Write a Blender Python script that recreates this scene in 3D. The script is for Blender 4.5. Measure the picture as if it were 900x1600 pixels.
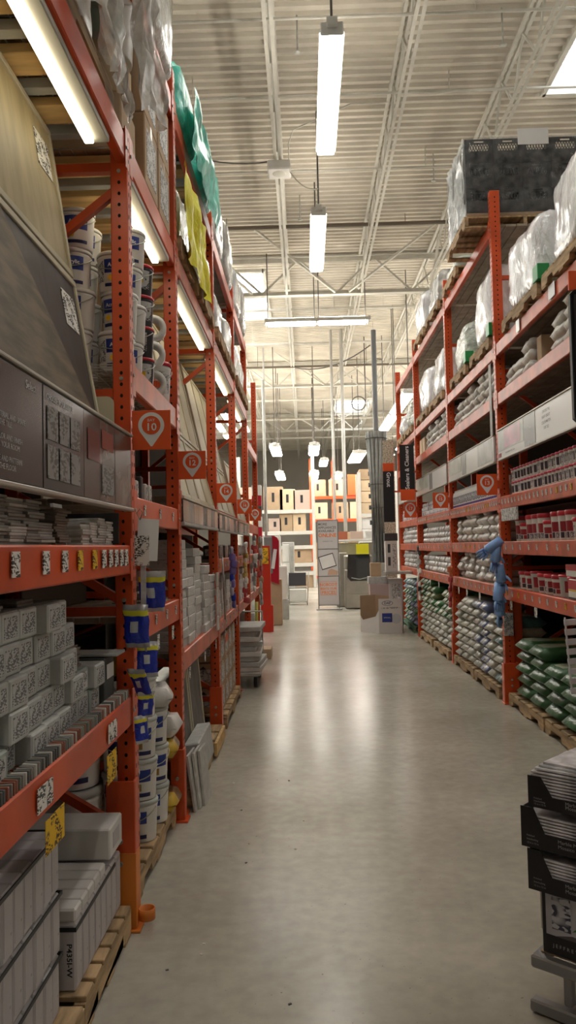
import bpy, math, random
from mathutils import Vector, Matrix, noise
random.seed(7)
PI = math.pi
sc = bpy.context.scene
col = sc.collection
for o in list(bpy.data.objects): bpy.data.objects.remove(o)

# ------------------------------------------------------------------ camera, world, exposure
cam_d = bpy.data.cameras.new('camera'); cam = bpy.data.objects.new('camera', cam_d); col.objects.link(cam)
cam_d.sensor_fit = 'VERTICAL'; cam_d.sensor_height = 36.0; cam_d.lens = 36.0*1220/1600
cam_d.clip_start = 0.05; cam_d.clip_end = 300
cam.matrix_world = (Matrix.Translation((0, 0, 1.6)) @ Matrix.Rotation(math.radians(1.2116), 4, 'Z')
                    @ Matrix.Rotation(PI/2+math.radians(2.5148), 4, 'X') @ Matrix.Rotation(-0.022, 4, 'Z'))
sc.camera = cam
w = bpy.data.worlds.new('World'); sc.world = w; w.use_nodes = True
bg = w.node_tree.nodes['Background']; bg.inputs[0].default_value = (0.92, 0.96, 1.0, 1); bg.inputs[1].default_value = 9.0
sc.view_settings.view_transform = 'Standard'; sc.view_settings.look = 'None'
sc.view_settings.gamma = 1; sc.view_settings.use_curve_mapping = False
sc.view_settings.exposure = 0.0
LAMP = 24.0          # emission of the overhead diffusers
STRIP = 9.0         # emission of the under-shelf strips

# ------------------------------------------------------------------ materials
MATS = {}
def M(key, c=(.5, .5, .5), rough=.6, metal=0, var=.0, scale=6, bump=0, dirt=None, ov=0, coat=0, stretch=None, bscale=None):
    """procedural principled material; var = noise value variation, ov = per-object variation"""
    if key in MATS: return MATS[key]
    m = bpy.data.materials.new(key); m.use_nodes = True; nt = m.node_tree; N = nt.nodes; L = nt.links
    b = N['Principled BSDF']; b.inputs['Roughness'].default_value = rough; b.inputs['Metallic'].default_value = metal
    if coat: b.inputs['Coat Weight'].default_value = coat; b.inputs['Coat Roughness'].default_value = .15
    b.inputs['Base Color'].default_value = (*c, 1)
    src = None
    tc = N.new('ShaderNodeTexCoord')
    vec = tc.outputs['Object']
    if stretch:
        mp = N.new('ShaderNodeMapping'); mp.inputs['Scale'].default_value = stretch; L.new(vec, mp.inputs[0]); vec = mp.outputs[0]
    if var or dirt or bump:
        n = N.new('ShaderNodeTexNoise'); n.inputs['Scale'].default_value = scale; n.inputs['Detail'].default_value = 5; L.new(vec, n.inputs['Vector'])
    if var or dirt:
        mx = N.new('ShaderNodeMix'); mx.data_type = 'RGBA'
        a = dirt if dirt else tuple(max(0, x*(1-var)) for x in c)
        mx.inputs[6].default_value = (*a, 1); mx.inputs[7].default_value = (*[min(1, x*(1+(0 if dirt else var))) for x in c], 1)
        r = N.new('ShaderNodeValToRGB'); r.color_ramp.elements[0].position = .36 if not dirt else .3; r.color_ramp.elements[1].position = .64 if not dirt else .5
        L.new(n.outputs[0], r.inputs[0]); L.new(r.outputs[0], mx.inputs[0]); src = mx.outputs[2]
    if ov:
        oi = N.new('ShaderNodeObjectInfo'); mr = N.new('ShaderNodeMapRange')
        mr.inputs[3].default_value = 1-ov; mr.inputs[4].default_value = 1+ov*.5
        L.new(oi.outputs['Random'], mr.inputs[0])
        hs = N.new('ShaderNodeHueSaturation'); L.new(mr.outputs[0], hs.inputs['Value'])
        if src: L.new(src, hs.inputs['Color'])
        else: hs.inputs['Color'].default_value = (*c, 1)
        src = hs.outputs[0]
    if src: L.new(src, b.inputs['Base Color'])
    if bump:
        bp = N.new('ShaderNodeBump'); bp.inputs['Strength'].default_value = bump; bp.inputs['Distance'].default_value = .02
        if bscale:
            n2 = N.new('ShaderNodeTexNoise'); n2.inputs['Scale'].default_value = bscale; n2.inputs['Detail'].default_value = 4; L.new(vec, n2.inputs['Vector']); L.new(n2.outputs[0], bp.inputs['Height'])
        else: L.new(n.outputs[0], bp.inputs['Height'])
        L.new(bp.outputs[0], b.inputs['Normal'])
    MATS[key] = m; return m
def emit(key, c, s):
    if key in MATS: return MATS[key]
    m = bpy.data.materials.new(key); m.use_nodes = True; nt = m.node_tree
    b = nt.nodes['Principled BSDF']; b.inputs['Base Color'].default_value = (.9, .9, .9, 1)
    b.inputs['Emission Color'].default_value = (*c, 1); b.inputs['Emission Strength'].default_value = s
    MATS[key] = m; return m
def film(key, c, alpha, rough=.15, scale=9, bump=.8, stretch=None):
    """plastic film: part see-through, part glossy white"""
    if key in MATS: return MATS[key]
    m = M(key, c, rough, 0, .1, scale, bump, stretch=stretch); nt = m.node_tree
    b = nt.nodes['Principled BSDF']; out = nt.nodes['Material Output']
    t = nt.nodes.new('ShaderNodeBsdfTransparent'); mx = nt.nodes.new('ShaderNodeMixShader')
    n = nt.nodes.new('ShaderNodeTexNoise'); n.inputs['Scale'].default_value = 14; n.inputs['Detail'].default_value = 5
    r = nt.nodes.new('ShaderNodeMapRange'); r.inputs[1].default_value = .3; r.inputs[2].default_value = .75
    r.inputs[3].default_value = max(0, alpha-.25); r.inputs[4].default_value = min(1, alpha+.45)
    nt.links.new(nt.nodes['Texture Coordinate'].outputs['Object'] if 'Texture Coordinate' in nt.nodes else n.inputs[0], n.inputs['Vector']) if 'Texture Coordinate' in nt.nodes else None
    nt.links.new(n.outputs[0], r.inputs[0]); nt.links.new(r.outputs[0], mx.inputs[0])
    nt.links.new(t.outputs[0], mx.inputs[1]); nt.links.new(b.outputs[0], mx.inputs[2]); nt.links.new(mx.outputs[0], out.inputs[0])
    return m
def printed(key, base, ink, scale=30, thr=.5, stretch=(1, 1, 1), rough=.6):
    """small print: rows of broken dashes in ink over the base colour"""
    if key in MATS: return MATS[key]
    m = bpy.data.materials.new(key); m.use_nodes = True; nt = m.node_tree; N = nt.nodes; L = nt.links
    b = N['Principled BSDF']; b.inputs['Roughness'].default_value = rough
    tc = N.new('ShaderNodeTexCoord'); mp = N.new('ShaderNodeMapping'); mp.inputs['Scale'].default_value = stretch
    L.new(tc.outputs['Object'], mp.inputs[0])
    mp.inputs['Scale'].default_value = (1, .8, 2.0)
    n = N.new('ShaderNodeTexNoise'); n.inputs['Scale'].default_value = scale*4.2; n.inputs['Detail'].default_value = 0; L.new(mp.outputs[0], n.inputs['Vector'])
    n2 = N.new('ShaderNodeTexNoise'); n2.inputs['Scale'].default_value = scale*.9; n2.inputs['Detail'].default_value = 1; L.new(tc.outputs['Object'], n2.inputs['Vector'])
    s1 = N.new('ShaderNodeMapRange'); s1.inputs[1].default_value = .46; s1.inputs[2].default_value = .52; L.new(n.outputs[0], s1.inputs[0])
    s2 = N.new('ShaderNodeMapRange'); s2.inputs[1].default_value = thr+.12; s2.inputs[2].default_value = thr+.17; L.new(n2.outputs[0], s2.inputs[0])
    g = N.new('ShaderNodeMath'); g.operation = 'MULTIPLY'; L.new(s1.outputs[0], g.inputs[0]); L.new(s2.outputs[0], g.inputs[1])
    mx = N.new('ShaderNodeMix'); mx.data_type = 'RGBA'; mx.inputs[6].default_value = (*base, 1); mx.inputs[7].default_value = (*ink, 1)
    L.new(g.outputs[0], mx.inputs[0]); L.new(mx.outputs[2], b.inputs['Base Color'])
    MATS[key] = m; return m

ORANGE = M('rack_orange', (.66, .085, .018), .38, 0, .16, 3, .05, ov=.06)
ORANGE_D = M('rack_orange_worn', (.56, .11, .05), .42, 0, .22, 5, .08)
YEL_OR = M('guard_orange', (.72, .22, .03), .45, 0, .14, 4)
REDCOL = M('column_red', (.55, .03, .012), .4, 0, .1, 2)
BLACK = M('hole_black', (.008, .006, .005), .9)
WOOD = M('pallet_wood', (.42, .29, .16), .8, 0, .3, 4, .3, ov=.15, stretch=(6, 1, 6))
PINE = M('pine_board', (.70, .47, .20), .7, 0, .15, 3, .1, stretch=(1, 9, 9))
STEEL = M('galvanised_steel', (.42, .42, .38), .4, .6, .15, 8)
GREYM = M('grey_metal', (.45, .45, .42), .5, .2, .1, 8)
WIRE = M('wire_steel', (.5, .48, .42), .4, .7)
CARD = M('cardboard', (.46, .325, .205), .8, 0, .08, 3, .03, ov=.12)
CARD2 = M('cardboard_pale', (.66, .50, .33), .8, 0, .08, 3, .03, ov=.12)
WHITEC = M('carton_white', (.66, .64, .62), .65, 0, .05, 5, ov=.06)
LILACC = M('carton_lilac_white', (.52, .49, .50), .7, 0, .08, 5, ov=.06)
GREYC = M('tile_box_grey', (.50, .51, .50), .6, 0, .10, 14, .15, ov=.12)
GREYC2 = M('tile_box_green_grey', (.36, .41, .39), .6, 0, .1, 14, .1, ov=.08)
DARKC = M('dark_grey', (.05, .05, .052), .5, 0, .2, 8, ov=.2)
WHITE = M('white_plastic', (.76, .75, .72), .35, 0, .03, 6)
WHITEP = M('white_paper', (.78, .77, .77), .7, 0, .03, 6)
BLUE = M('label_blue', (.02, .045, .27), .4)
NAVY = M('label_navy', (.015, .02, .1), .4)
BLKI = M('ink_black', (.015, .014, .016), .5)
YEL = M('tag_yellow', (.82, .50, .02), .6)
REDL = M('lid_red', (.55, .02, .04), .35, ov=.15)
REDB = M('label_red', (.30, .025, .035), .4)
CREAM = M('cream_board', (.62, .57, .42), .6, 0, .06, 2, ov=.08)
SIGNO = M('sign_orange', (.80, .10, .015), .5)
TILES = [M('tile_%s' % k, c, .5, 0, .12, 20, ov=.15) for k, c in (('grey', (.28, .27, .25)), ('pale', (.55, .54, .51)), ('taupe', (.19, .15, .12)), ('slate', (.12, .12, .12)), ('white', (.72, .71, .68)))]
BARC = printed('barcode_print', (.52, .52, .52), (.16, .16, .16), 24, .30)
INKT = printed('text_print', (.64, .63, .61), (.12, .12, .12), 34, .34)
TAGP = printed('tag_print', (.82, .80, .76), (.05, .05, .05), 26, .33)
TAGY = printed('tag_yellow_print', (.85, .52, .02), (.10, .05, .02), 20, .36)
WRAP = M('stretch_wrap', (.66, .67, .66), .14, 0, .25, 6, 1.0, ov=.1, stretch=(1, 1.5, .6), bscale=22, coat=.5)
WRAPT = film('clear_wrap', (.74, .76, .77), .20, .12, 7, .8, stretch=(1, 1, 3))
TEAL = M('teal_wrap', (.10, .62, .50), .3, 0, .25, 7, .7, bscale=16)
YELW = M('yellow_wrap', (.97, .88, .03), .4, 0, .1, 7, .6, bscale=16)
BLUEB = M('blue_bag', (.02, .04, .42), .22, 0, .15, 9, .7, bscale=22)
BAGW = M('white_sack', (.60, .58, .54), .45, 0, .12, 9, .5, ov=.15, bscale=18)
BAGG = [M('sack_green', (.05, .20, .07), .4, 0, .3, 8, .5, ov=.2, bscale=16), M('sack_olive', (.20, .25, .11), .45, 0, .25, 8, .5, ov=.2, bscale=16),
        M('sack_pale', (.52, .52, .44), .45, 0, .2, 8, .5, ov=.15, bscale=16), M('sack_blue', (.16, .20, .38), .4, 0, .3, 8, .5, ov=.2, bscale=16),
        M('sack_teal', (.10, .26, .30), .4, 0, .3, 8, .5, ov=.2, bscale=16), M('sack_grey', (.42, .42, .36), .45, 0, .25, 8, .5, ov=.2, bscale=16)]

# ------------------------------------------------------------------ mesh builder
def ortho(d):
    d = Vector(d).normalized(); u = d.cross(Vector((0, 0, 1)))
    if u.length < 1e-3: u = d.cross(Vector((0, 1, 0)))
    u.normalize(); return u, d.cross(u).normalized()
class MB:
    def __init__(s): s.v = []; s.f = []; s.m = []; s.sm = []
    def face(s, idx, m=0, sm=False): s.f.append(idx); s.m.append(m); s.sm.append(sm)
    def poly(s, pts, m=0, sm=False):
        b = len(s.v); s.v += [tuple(p) for p in pts]; s.face(list(range(b, b+len(pts))), m, sm); return s
    def box(s, x0, x1, y0, y1, z0, z1, m=0):
        if x0 > x1: x0, x1 = x1, x0
        if y0 > y1: y0, y1 = y1, y0
        b = len(s.v); s.v += [(x, y, z) for x in (x0, x1) for y in (y0, y1) for z in (z0, z1)]
        for q in ((0, 1, 3, 2), (4, 6, 7, 5), (0, 4, 5, 1), (2, 3, 7, 6), (0, 2, 6, 4), (1, 5, 7, 3)): s.face([b+i for i in q], m)
        return s
    def cbox(s, x0, x1, y0, y1, z0, z1, c=.004, m=0):
        if x0 > x1: x0, x1 = x1, x0
        if y0 > y1: y0, y1 = y1, y0
        X = (x0, x1); Y = (y0, y1); Z = (z0, z1); ix = {}
        for i in (0, 1):
            for j in (0, 1):
                for k in (0, 1):
                    a = (c, -c)
                    for ax in range(3):
                        p = [X[i]+a[i], Y[j]+a[j], Z[k]+a[k]]
                        p[ax] = (X[i], Y[j], Z[k])[ax]
                        ix[i, j, k, ax] = len(s.v); s.v.append(tuple(p))
        def add(l):
            P = [Vector(s.v[q]) for q in l]; n = (P[1]-P[0]).cross(P[2]-P[0])
            ctr = Vector(((x0+x1)/2, (y0+y1)/2, (z0+z1)/2)); mid = sum(P, Vector())/len(P)
            s.face(l if n.dot(mid-ctr) > 0 else l[::-1], m)
        for ax in range(3):
            o = [q for q in range(3) if q != ax]
            for e in (0, 1):
                l = []
                for a, b in ((0, 0), (1, 0), (1, 1), (0, 1)):
                    t = [0, 0, 0]; t[ax] = e; t[o[0]] = a; t[o[1]] = b; l.append(ix[(*t, ax)])
                add(l)
            for a in (0, 1):
                for b in (0, 1):
                    t = [0, 0, 0]; t[o[0]] = a; t[o[1]] = b; t2 = list(t); t2[ax] = 1
                    add([ix[(*t, o[0])], ix[(*t2, o[0])], ix[(*t2, o[1])], ix[(*t, o[1])]])
        for i in (0, 1):
            for j in (0, 1):
                for k in (0, 1): add([ix[i, j, k, 0], ix[i, j, k, 1], ix[i, j, k, 2]])
        return s
    def bar(s, p, q, w, h=None, m=0):
        p = Vector(p); q = Vector(q); h = h or w; u, v = ortho(q-p); b = len(s.v)
        for e in (p, q):
            for a, c in ((-1, -1), (1, -1), (1, 1), (-1, 1)): s.v.append(tuple(e+u*a*w/2+v*c*h/2))
        s.face([b+3, b+2, b+1, b], m); s.face([b+4, b+5, b+6, b+7], m)
        for i in range(4): j = (i+1) % 4; s.face([b+i, b+j, b+4+j, b+4+i], m)
        return s
    def tube(s, pts, r, n=8, m=0, cap=True):
        pts = [Vector(p) for p in pts]; rings = []
        for i, p in enumerate(pts):
            d = (pts[min(i+1, len(pts)-1)]-pts[max(i-1, 0)]); u, v = ortho(d); b = len(s.v)
            rr = r[i] if isinstance(r, (list, tuple)) else r
            for k in range(n):
                a = 2*PI*k/n; s.v.append(tuple(p+u*math.cos(a)*rr+v*math.sin(a)*rr))
            rings.append(b)
        for a, b in zip(rings, rings[1:]):
            for k in range(n): j = (k+1) % n; s.face([a+k, a+j, b+j, b+k], m, True)
        if cap:
            s.face([rings[0]+k for k in range(n)][::-1], m); s.face([rings[-1]+k for k in range(n)], m)
        return s
    def lathe(s, prof, n=24, m=0, c=(0, 0, 0), a0=0, a1=2*PI, ms=None):
        full = abs(a1-a0-2*PI) < 1e-6; k = n if full else n+1; rings = []
        for r, z in prof:
            b = len(s.v); rings.append(b)
            for i in range(k): a = a0+(a1-a0)*i/n; s.v.append((c[0]+r*math.cos(a), c[1]+r*math.sin(a), c[2]+z))
        for q in range(len(prof)-1):
            a, b = rings[q], rings[q+1]
            for i in range(n): j = (i+1) % k; s.face([a+i, a+j, b+j, b+i], ms[q] if ms else m, True)
        return s
    def prism(s, pts, axis, lo, hi, m=0, mside=None):
        """pts 2D outline; axis 'Y': (x,z) extruded along Y; 'X': (y,z); 'Z': (x,y)"""
        def P(a, b, t): return {'Y': (a, t, b), 'X': (t, a, b), 'Z': (a, b, t)}[axis]
        b = len(s.v); n = len(pts)
        s.v += [P(*p, lo) for p in pts]+[P(*p, hi) for p in pts]
        s.face(list(range(b, b+n))[::-1], m); s.face(list(range(b+n, b+2*n)), m)
        for i in range(n): j = (i+1) % n; s.face([b+i, b+j, b+n+j, b+n+i], m if mside is None else mside)
        return s
    def mesh(s, name, mats):
        me = bpy.data.meshes.new(name); me.from_pydata(s.v, [], s.f)
        for mt in (mats if isinstance(mats, (list, tuple)) else [mats]): me.materials.append(mt)
        me.polygons.foreach_set('material_index', s.m); me.polygons.foreach_set('use_smooth', s.sm)
        me.update(); return me
    def build(s, name, mats, parent=None, loc=None, rz=0):
        o = bpy.data.objects.new(name, s.mesh(name, mats)); col.objects.link(o)
        if parent: o.parent = parent
        if loc: o.location = loc
        if rz: o.rotation_euler.z = rz
        return o
def tag(o, label=None, cat=None, group=None, kind=None):
    if label: o['label'] = label
    if cat: o['category'] = cat
    if group: o['group'] = group
    if kind: o['kind'] = kind
    return o
def empty(name, loc=(0, 0, 0), rz=0, label=None, cat=None, group=None):
    o = bpy.data.objects.new(name, None); col.objects.link(o); o.location = loc; o.rotation_euler.z = rz; o.empty_display_size = .1
    return tag(o, label, cat, group)
KIDS = {}
def tree_of(root):
    out = {}
    for o in col.objects:
        if o.parent: out.setdefault(o.parent.name, []).append(o)
    return out
def snap(root):
    """remember a prototype's parts so that it can be copied quickly"""
    t = tree_of(root); KIDS[root.name] = [(c, list(t.get(c.name, []))) for c in t.get(root.name, [])]; root['_used'] = 0
    return root
def place(root, loc, rz=0, label=None, cat=None, group=None, rot=None, sc_=None, parts=True):
    """first call moves the prototype itself, later calls copy it with its parts"""
    if root.get('_used', 0) == 0: root['_used'] = 1; r = root
    else:
        r = root.copy(); col.objects.link(r)
        if '_used' in r: del r['_used']
        if parts:
            for c, gs in KIDS[root.name]:
                k = c.copy(); col.objects.link(k); k.parent = r
                for g in gs: q = g.copy(); col.objects.link(q); q.parent = k
    r.location = loc; r.rotation_euler = rot if rot else (0, 0, rz)
    if sc_: r.scale = sc_
    return tag(r, label, cat, group)
_font = {}
def text(s, size, mat, parent=None, loc=(0, 0, 0), rot=(0, 0, 0), bold=0, name='lettering', align='CENTER', bend=None, ext=0, sx=1):
    """lettering as a thin mesh; bend=radius wraps it round a vertical cylinder facing -Y"""
    key = (s, size, bold, align, bend, mat.name, ext, sx)
    if key not in _font:
        cu = bpy.data.curves.new('t', 'FONT'); cu.body = s; cu.size = size; cu.align_x = align; cu.align_y = 'CENTER'
        cu.offset = bold; cu.extrude = ext; cu.resolution_u = 2
        ob = bpy.data.objects.new('t', cu); col.objects.link(ob)
        dg = bpy.context.evaluated_depsgraph_get(); me = bpy.data.meshes.new_from_object(ob.evaluated_get(dg)); me.name = name
        bpy.data.objects.remove(ob)
        for v in me.vertices: v.co.x *= sx
        if bend:
            for v in me.vertices:
                a = v.co.x/bend; v.co = Vector((bend*math.sin(a), -bend*math.cos(a), v.co.y))
        me.materials.clear(); me.materials.append(mat); _font[key] = me
    o = bpy.data.objects.new(name, _font[key]); col.objects.link(o); o.location = loc; o.rotation_euler = rot
    if parent: o.parent = parent
    return o
FACE_Y = (PI/2, 0, 0)            # lettering that faces -Y (towards the aisle mouth)
FACE_L = (PI/2, 0, PI/2)         # on the left racks: faces +X
FACE_R = (PI/2, 0, -PI/2)        # on the right racks: faces -X
ORD = ['first', 'second', 'third', 'fourth', 'fifth', 'sixth', 'seventh', 'eighth', 'ninth', 'tenth', 'eleventh', 'twelfth', 'thirteenth', 'fourteenth', 'fifteenth', 'sixteenth', 'seventeenth', 'eighteenth', 'nineteenth', 'twentieth',
       'twenty-first', 'twenty-second', 'twenty-third', 'twenty-fourth', 'twenty-fifth', 'twenty-sixth', 'twenty-seventh', 'twenty-eighth', 'twenty-ninth', 'thirtieth', 'thirty-first', 'thirty-second', 'thirty-third', 'thirty-fourth']

# ------------------------------------------------------------------ setting: floor, roof deck, walls, skylights
XL, XR = -.76, 1.97          # aisle faces of the left and right racks
def floor_mat():
    m = bpy.data.materials.new('polished_concrete'); m.use_nodes = True; nt = m.node_tree; N = nt.nodes; L = nt.links
    b = N['Principled BSDF']; tc = N.new('ShaderNodeTexCoord')
    n1 = N.new('ShaderNodeTexNoise'); n1.inputs['Scale'].default_value = .9; n1.inputs['Detail'].default_value = 8; n1.inputs['Roughness'].default_value = .6
    n2 = N.new('ShaderNodeTexNoise'); n2.inputs['Scale'].default_value = 14; n2.inputs['Detail'].default_value = 8
    L.new(tc.outputs['Object'], n1.inputs['Vector']); L.new(tc.outputs['Object'], n2.inputs['Vector'])
    r = N.new('ShaderNodeValToRGB'); e = r.color_ramp.elements
    e[0].position = .32; e[0].color = (.365, .345, .295, 1); e[1].position = .68; e[1].color = (.50, .475, .415, 1)
    L.new(n1.outputs[0], r.inputs[0])
    mx = N.new('ShaderNodeMix'); mx.data_type = 'RGBA'; mx.blend_type = 'OVERLAY'; mx.inputs[0].default_value = .22
    L.new(r.outputs[0], mx.inputs[6]); L.new(n2.outputs[0], mx.inputs[7])
    # fine scuffs
    v = N.new('ShaderNodeTexNoise'); v.inputs['Scale'].default_value = 60; v.inputs['Detail'].default_value = 3; L.new(tc.outputs['Object'], v.inputs['Vector'])
    vr = N.new('ShaderNodeMapRange'); vr.inputs[1].default_value = .22; vr.inputs[2].default_value = .3; L.new(v.outputs[0], vr.inputs[0])
    m2 = N.new('ShaderNodeMix'); m2.data_type = 'RGBA'; m2.inputs[6].default_value = (.16, .14, .11, 1); L.new(vr.outputs[0], m2.inputs[0]); L.new(mx.outputs[2], m2.inputs[7])
    L.new(m2.outputs[2], b.inputs['Base Color'])
    rr = N.new('ShaderNodeMapRange'); rr.inputs[3].default_value = .15; rr.inputs[4].default_value = .29; L.new(n1.outputs[0], rr.inputs[0]); L.new(rr.outputs[0], b.inputs['Roughness'])
    b.inputs['Specular IOR Level'].default_value = .27
    return m
tag(MB().box(-18, 18, -8, 60, -.2, 0).build('floor', floor_mat()), kind='structure')
DECKM = M('roof_deck_white', (.66, .612, .53), .6, 0, .10, 1.3, ov=0)
JOISTM = M('joist_white', (.62, .60, .54), .5, 0, .08, 3)
ZD = 9.0
HOLES = [(-4.4, -.95, 20.6, 25.0), (4.1, 7.2, 8.6, 12.7), (1.6, 3.7, 40, 44), (-9.5, -6.5, 8.6, 12.7), (-9, -6, 40, 44), (-6.2, -3.0, 29.5, 33.5), (5.0, 8.0, 19.8, 24.0), (5.2, 8.2, 29.5, 33.5), (-5.2, -2.6, 3.0, 6.6)]  # openings beyond the visible ones are unseen, added to let in more daylight
def deck_mesh():
    mb = MB(); p = .2; prof = [(0, 0), (.065, 0), (.09, .055), (.175, .055), (.2, 0)]
    y = -8.0
    while y < 60:
        cuts = [(-18, 18)]
        for x0, x1, y0, y1 in HOLES:
            if y+p > y0 and y < y1:
                nc = []
                for a, b in cuts:
                    if x0 > a and x1 < b: nc += [(a, x0), (x1, b)]
                    else: nc.append((a, b))
                cuts = nc
        for a, b in cuts:
            for (ya, za), (yb, zb) in zip(prof, prof[1:]):
                mb.poly([(a, y+ya, ZD+za), (a, y+yb, ZD+zb), (b, y+yb, ZD+zb), (b, y+ya, ZD+za)])
        y += p
    return mb
dk = deck_mesh().build('ceiling', DECKM); tag(dk, kind='structure')
WALLM = M('wall_paint', (.42, .40, .36), .8, 0, .06, .5)
tag(MB().box(-18, 18, 60, 60.2, 0, 9.1).build('wall_back', WALLM), kind='structure')
tag(MB().box(-18, 18, -8.2, -8, 0, 9.1).build('wall_front', WALLM), kind='structure')
tag(MB().box(-18.2, -18, -8, 60, 0, 9.1).build('wall_left', WALLM), kind='structure')
tag(MB().box(18, 18.2, -8, 60, 0, 9.1).build('wall_right', WALLM), kind='structure')
PANE = film('skylight_pane', (.85, .87, .9), .12, .4, 3, .1)
for i, (x0, x1, y0, y1) in enumerate(HOLES):
    mb = MB()
    for a in (x0, x1): mb.box(a-.04, a+.04, y0-.04, y1+.04, ZD-.05, ZD+.45)
    for a in (y0, y1): mb.box(x0, x1, a-.04, a+.04, ZD-.05, ZD+.45)
    n = max(2, round((y1-y0)/1.1))
    for k in range(1, n): mb.box(x0, x1, y0+(y1-y0)*k/n-.03, y0+(y1-y0)*k/n+.03, ZD+.32, ZD+.4)
    fr = tag(mb.build('window_%d' % (i+1), JOISTM), kind='structure')
    MB().box(x0, x1, y0, y1, ZD+.41, ZD+.43).build('pane', PANE, fr)

# ------------------------------------------------------------------ roof steel
def joist(x, y0, y1, lab):
    r = empty('roof_joist', (x, y0, 8.2), label=lab, cat='roof joist', group='white roof joists running along the aisle')
    L_ = y1-y0
    mb = MB()
    for s in (-.045, .045): mb.bar((s, 0, 0), (s, L_, 0), .05, .012); mb.bar((s, 0, .02), (s, L_, .02), .012, .05)
    mb.build('bottom_chord', JOISTM, r)
    mb = MB()
    for s in (-.045, .045): mb.bar((s, 0, .72), (s, L_, .72), .05, .05)
    mb.build('top_chord', JOISTM, r)
    mb = MB(); k = 0; y = 0
    while y < L_-.6:
        mb.bar((0, y, .02 if k % 2 == 0 else .7), (0, y+.6, .7 if k % 2 == 0 else .02), .03, .03); y += .6; k += 1
    mb.build('web', JOISTM, r); return r
jl = [(-7.9, 'leftmost'), (-6.0, 'second from the left'), (-4.1, 'third from the left'), (-2.2, 'over the left racks'), (-.32, 'left of the strip lights'), (1.58, 'right of the strip lights'), (3.3, 'beside the bright right skylight'), (5.2, 'over the right racks'), (7.1, 'rightmost')]
for x, t in jl:
    for y0, y1, q in ((-4, 19.4, 'near third'), (19.8, 43, 'middle third'), (43.4, 59.5, 'far third')):
        if x in (-7.9, -6.0, 7.1, 5.2) and y0 > 0 and y0 > 40: continue
        joist(x, y0, y1, 'white open-web roof joist %s, %s' % (t, q))
def girder(y, lab):
    r = empty('roof_girder', (0, y, 7.95), label=lab, cat='roof girder')
    mb = MB(); mb.box(-17.5, 17.5, -.09, .09, 0, .02); mb.box(-17.5, 17.5, -.012, .012, .02, .12); mb.build('bottom_chord', JOISTM, r)
    mb = MB(); mb.box(-17.5, 17.5, -.09, .09, .98, 1.0); mb.box(-17.5, 17.5, -.012, .012, .86, .98); mb.build('top_chord', JOISTM, r)
    mb = MB(); x = -17.1; k = 0
    while x < 17: mb.bar((x, 0, .06 if k % 2 else .95), (x+.95, 0, .95 if k % 2 else .06), .05, .05); x += .95; k += 1
    mb.build('web', JOISTM, r)
    mb = MB()
    for x in (-2.2, -.32, 1.58, 3.3):
        mb.bar((x, -.05, .02), (x-.02, -2.1, .95), .05, .05)
    for x, dx in ((.9, -1.9), (1.25, 1.9), (-1.2, -1.5)): mb.bar((x, -.1, .05), (x+dx, -1.9, .97), .05, .05)
    mb.build('kicker_brace', JOISTM, r); return r
girder(19.6, 'white steel girder truss crossing above the crosswise strip light, nearest of three')
girder(31.0, 'white steel girder truss crossing the roof, second of three')
girder(43.2, 'white steel girder truss crossing the roof, farthest of three')
for i, (y, z, r_, mt) in enumerate([(10.0, 8.55, .02, 0), (11.9, 8.62, .022, 0), (14.3, 8.6, .02, 0), (17.2, 8.75, .045, 1), (22.2, 8.4, .04, 0), (25.6, 8.3, .045, 0), (28.5, 8.2, .04, 1), (34.0, 8.0, .04, 0), (38.6, 7.9, .05, 0), (46, 8.0, .06, 0)]):
    mb = MB().tube([(-16, 0, 0), (16, 0, 0)], r_, 8)
    for x in range(-14, 15, 4): mb.tube([(x+.4, 0, r_*.5), (x+.4, 0, 8.98-z)], .008, 6)
    tag(mb.build('ceiling_pipe', JOISTM if mt == 0 else M('pipe_brown', (.16, .13, .10), .6), loc=(0, y, z)), 'thin pipe hung across the roof, %s from the camera' % ORD[i], 'pipe', 'pipes across the roof')
# electrical conduits, wires and the speaker box on the joist
def cable(pts, r, mat, name, label, cat):
    tag(MB().tube([Vector(p)-Vector(pts[0]) for p in pts], r, 6).build(name, mat, loc=pts[0]), label, cat)
def sag(a, b, d, n=10): return [Vector(a).lerp(Vector(b), t/n)-Vector((0, 0, d*4*(t/n)*(1-t/n))) for t in range(n+1)]
CABM = M('cable_grey', (.13, .12, .11), .6)
cable(sag((-2.6, 9.2, 8.5), (1.5, 9.5, 8.45), .06), .012, CABM, 'power_cable', 'dark cable strung across the roof above the nearest strip light', 'cable')
cable(sag((-2.6, 12.2, 8.3), (-.4, 13.1, 8.2), .22), .012, CABM, 'speaker_cable', 'dark cable sagging from the left racks to the white ceiling speaker', 'cable')
cable(sag((-.2, 13.2, 8.2), (.35, 12.9, 7.6), .15), .010, JOISTM, 'speaker_cable', 'pale cable from the ceiling speaker to the second strip light', 'cable')
cable([(-.13, 13.3, 8.25), (-.13, 13.3, 8.6), (-.05, 13.0, 8.68), (.9, 12.3, 8.7), (1.5, 12.3, 8.7)], .012, JOISTM, 'conduit', 'white conduit bent from the ceiling speaker across to the joist', 'conduit')
cable(sag((1.7, 9.6, 8.5), (4.1, 9.4, 8.5), .05), .012, CABM, 'power_cable', 'dark cable strung from the right joist towards the right skylight', 'cable')
cable(sag((2.2, 24.5, 7.9), (-.2, 26.5, 7.7), .3), .02, CABM, 'power_cable', 'dark cable loop hanging beyond the crosswise strip light', 'cable')
cable(sag((1.2, 27.0, 8.0), (3.4, 29.5, 7.0), .3), .02, JOISTM, 'power_cable', 'pale cable drooping towards the tall pipe column', 'cable')
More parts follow.
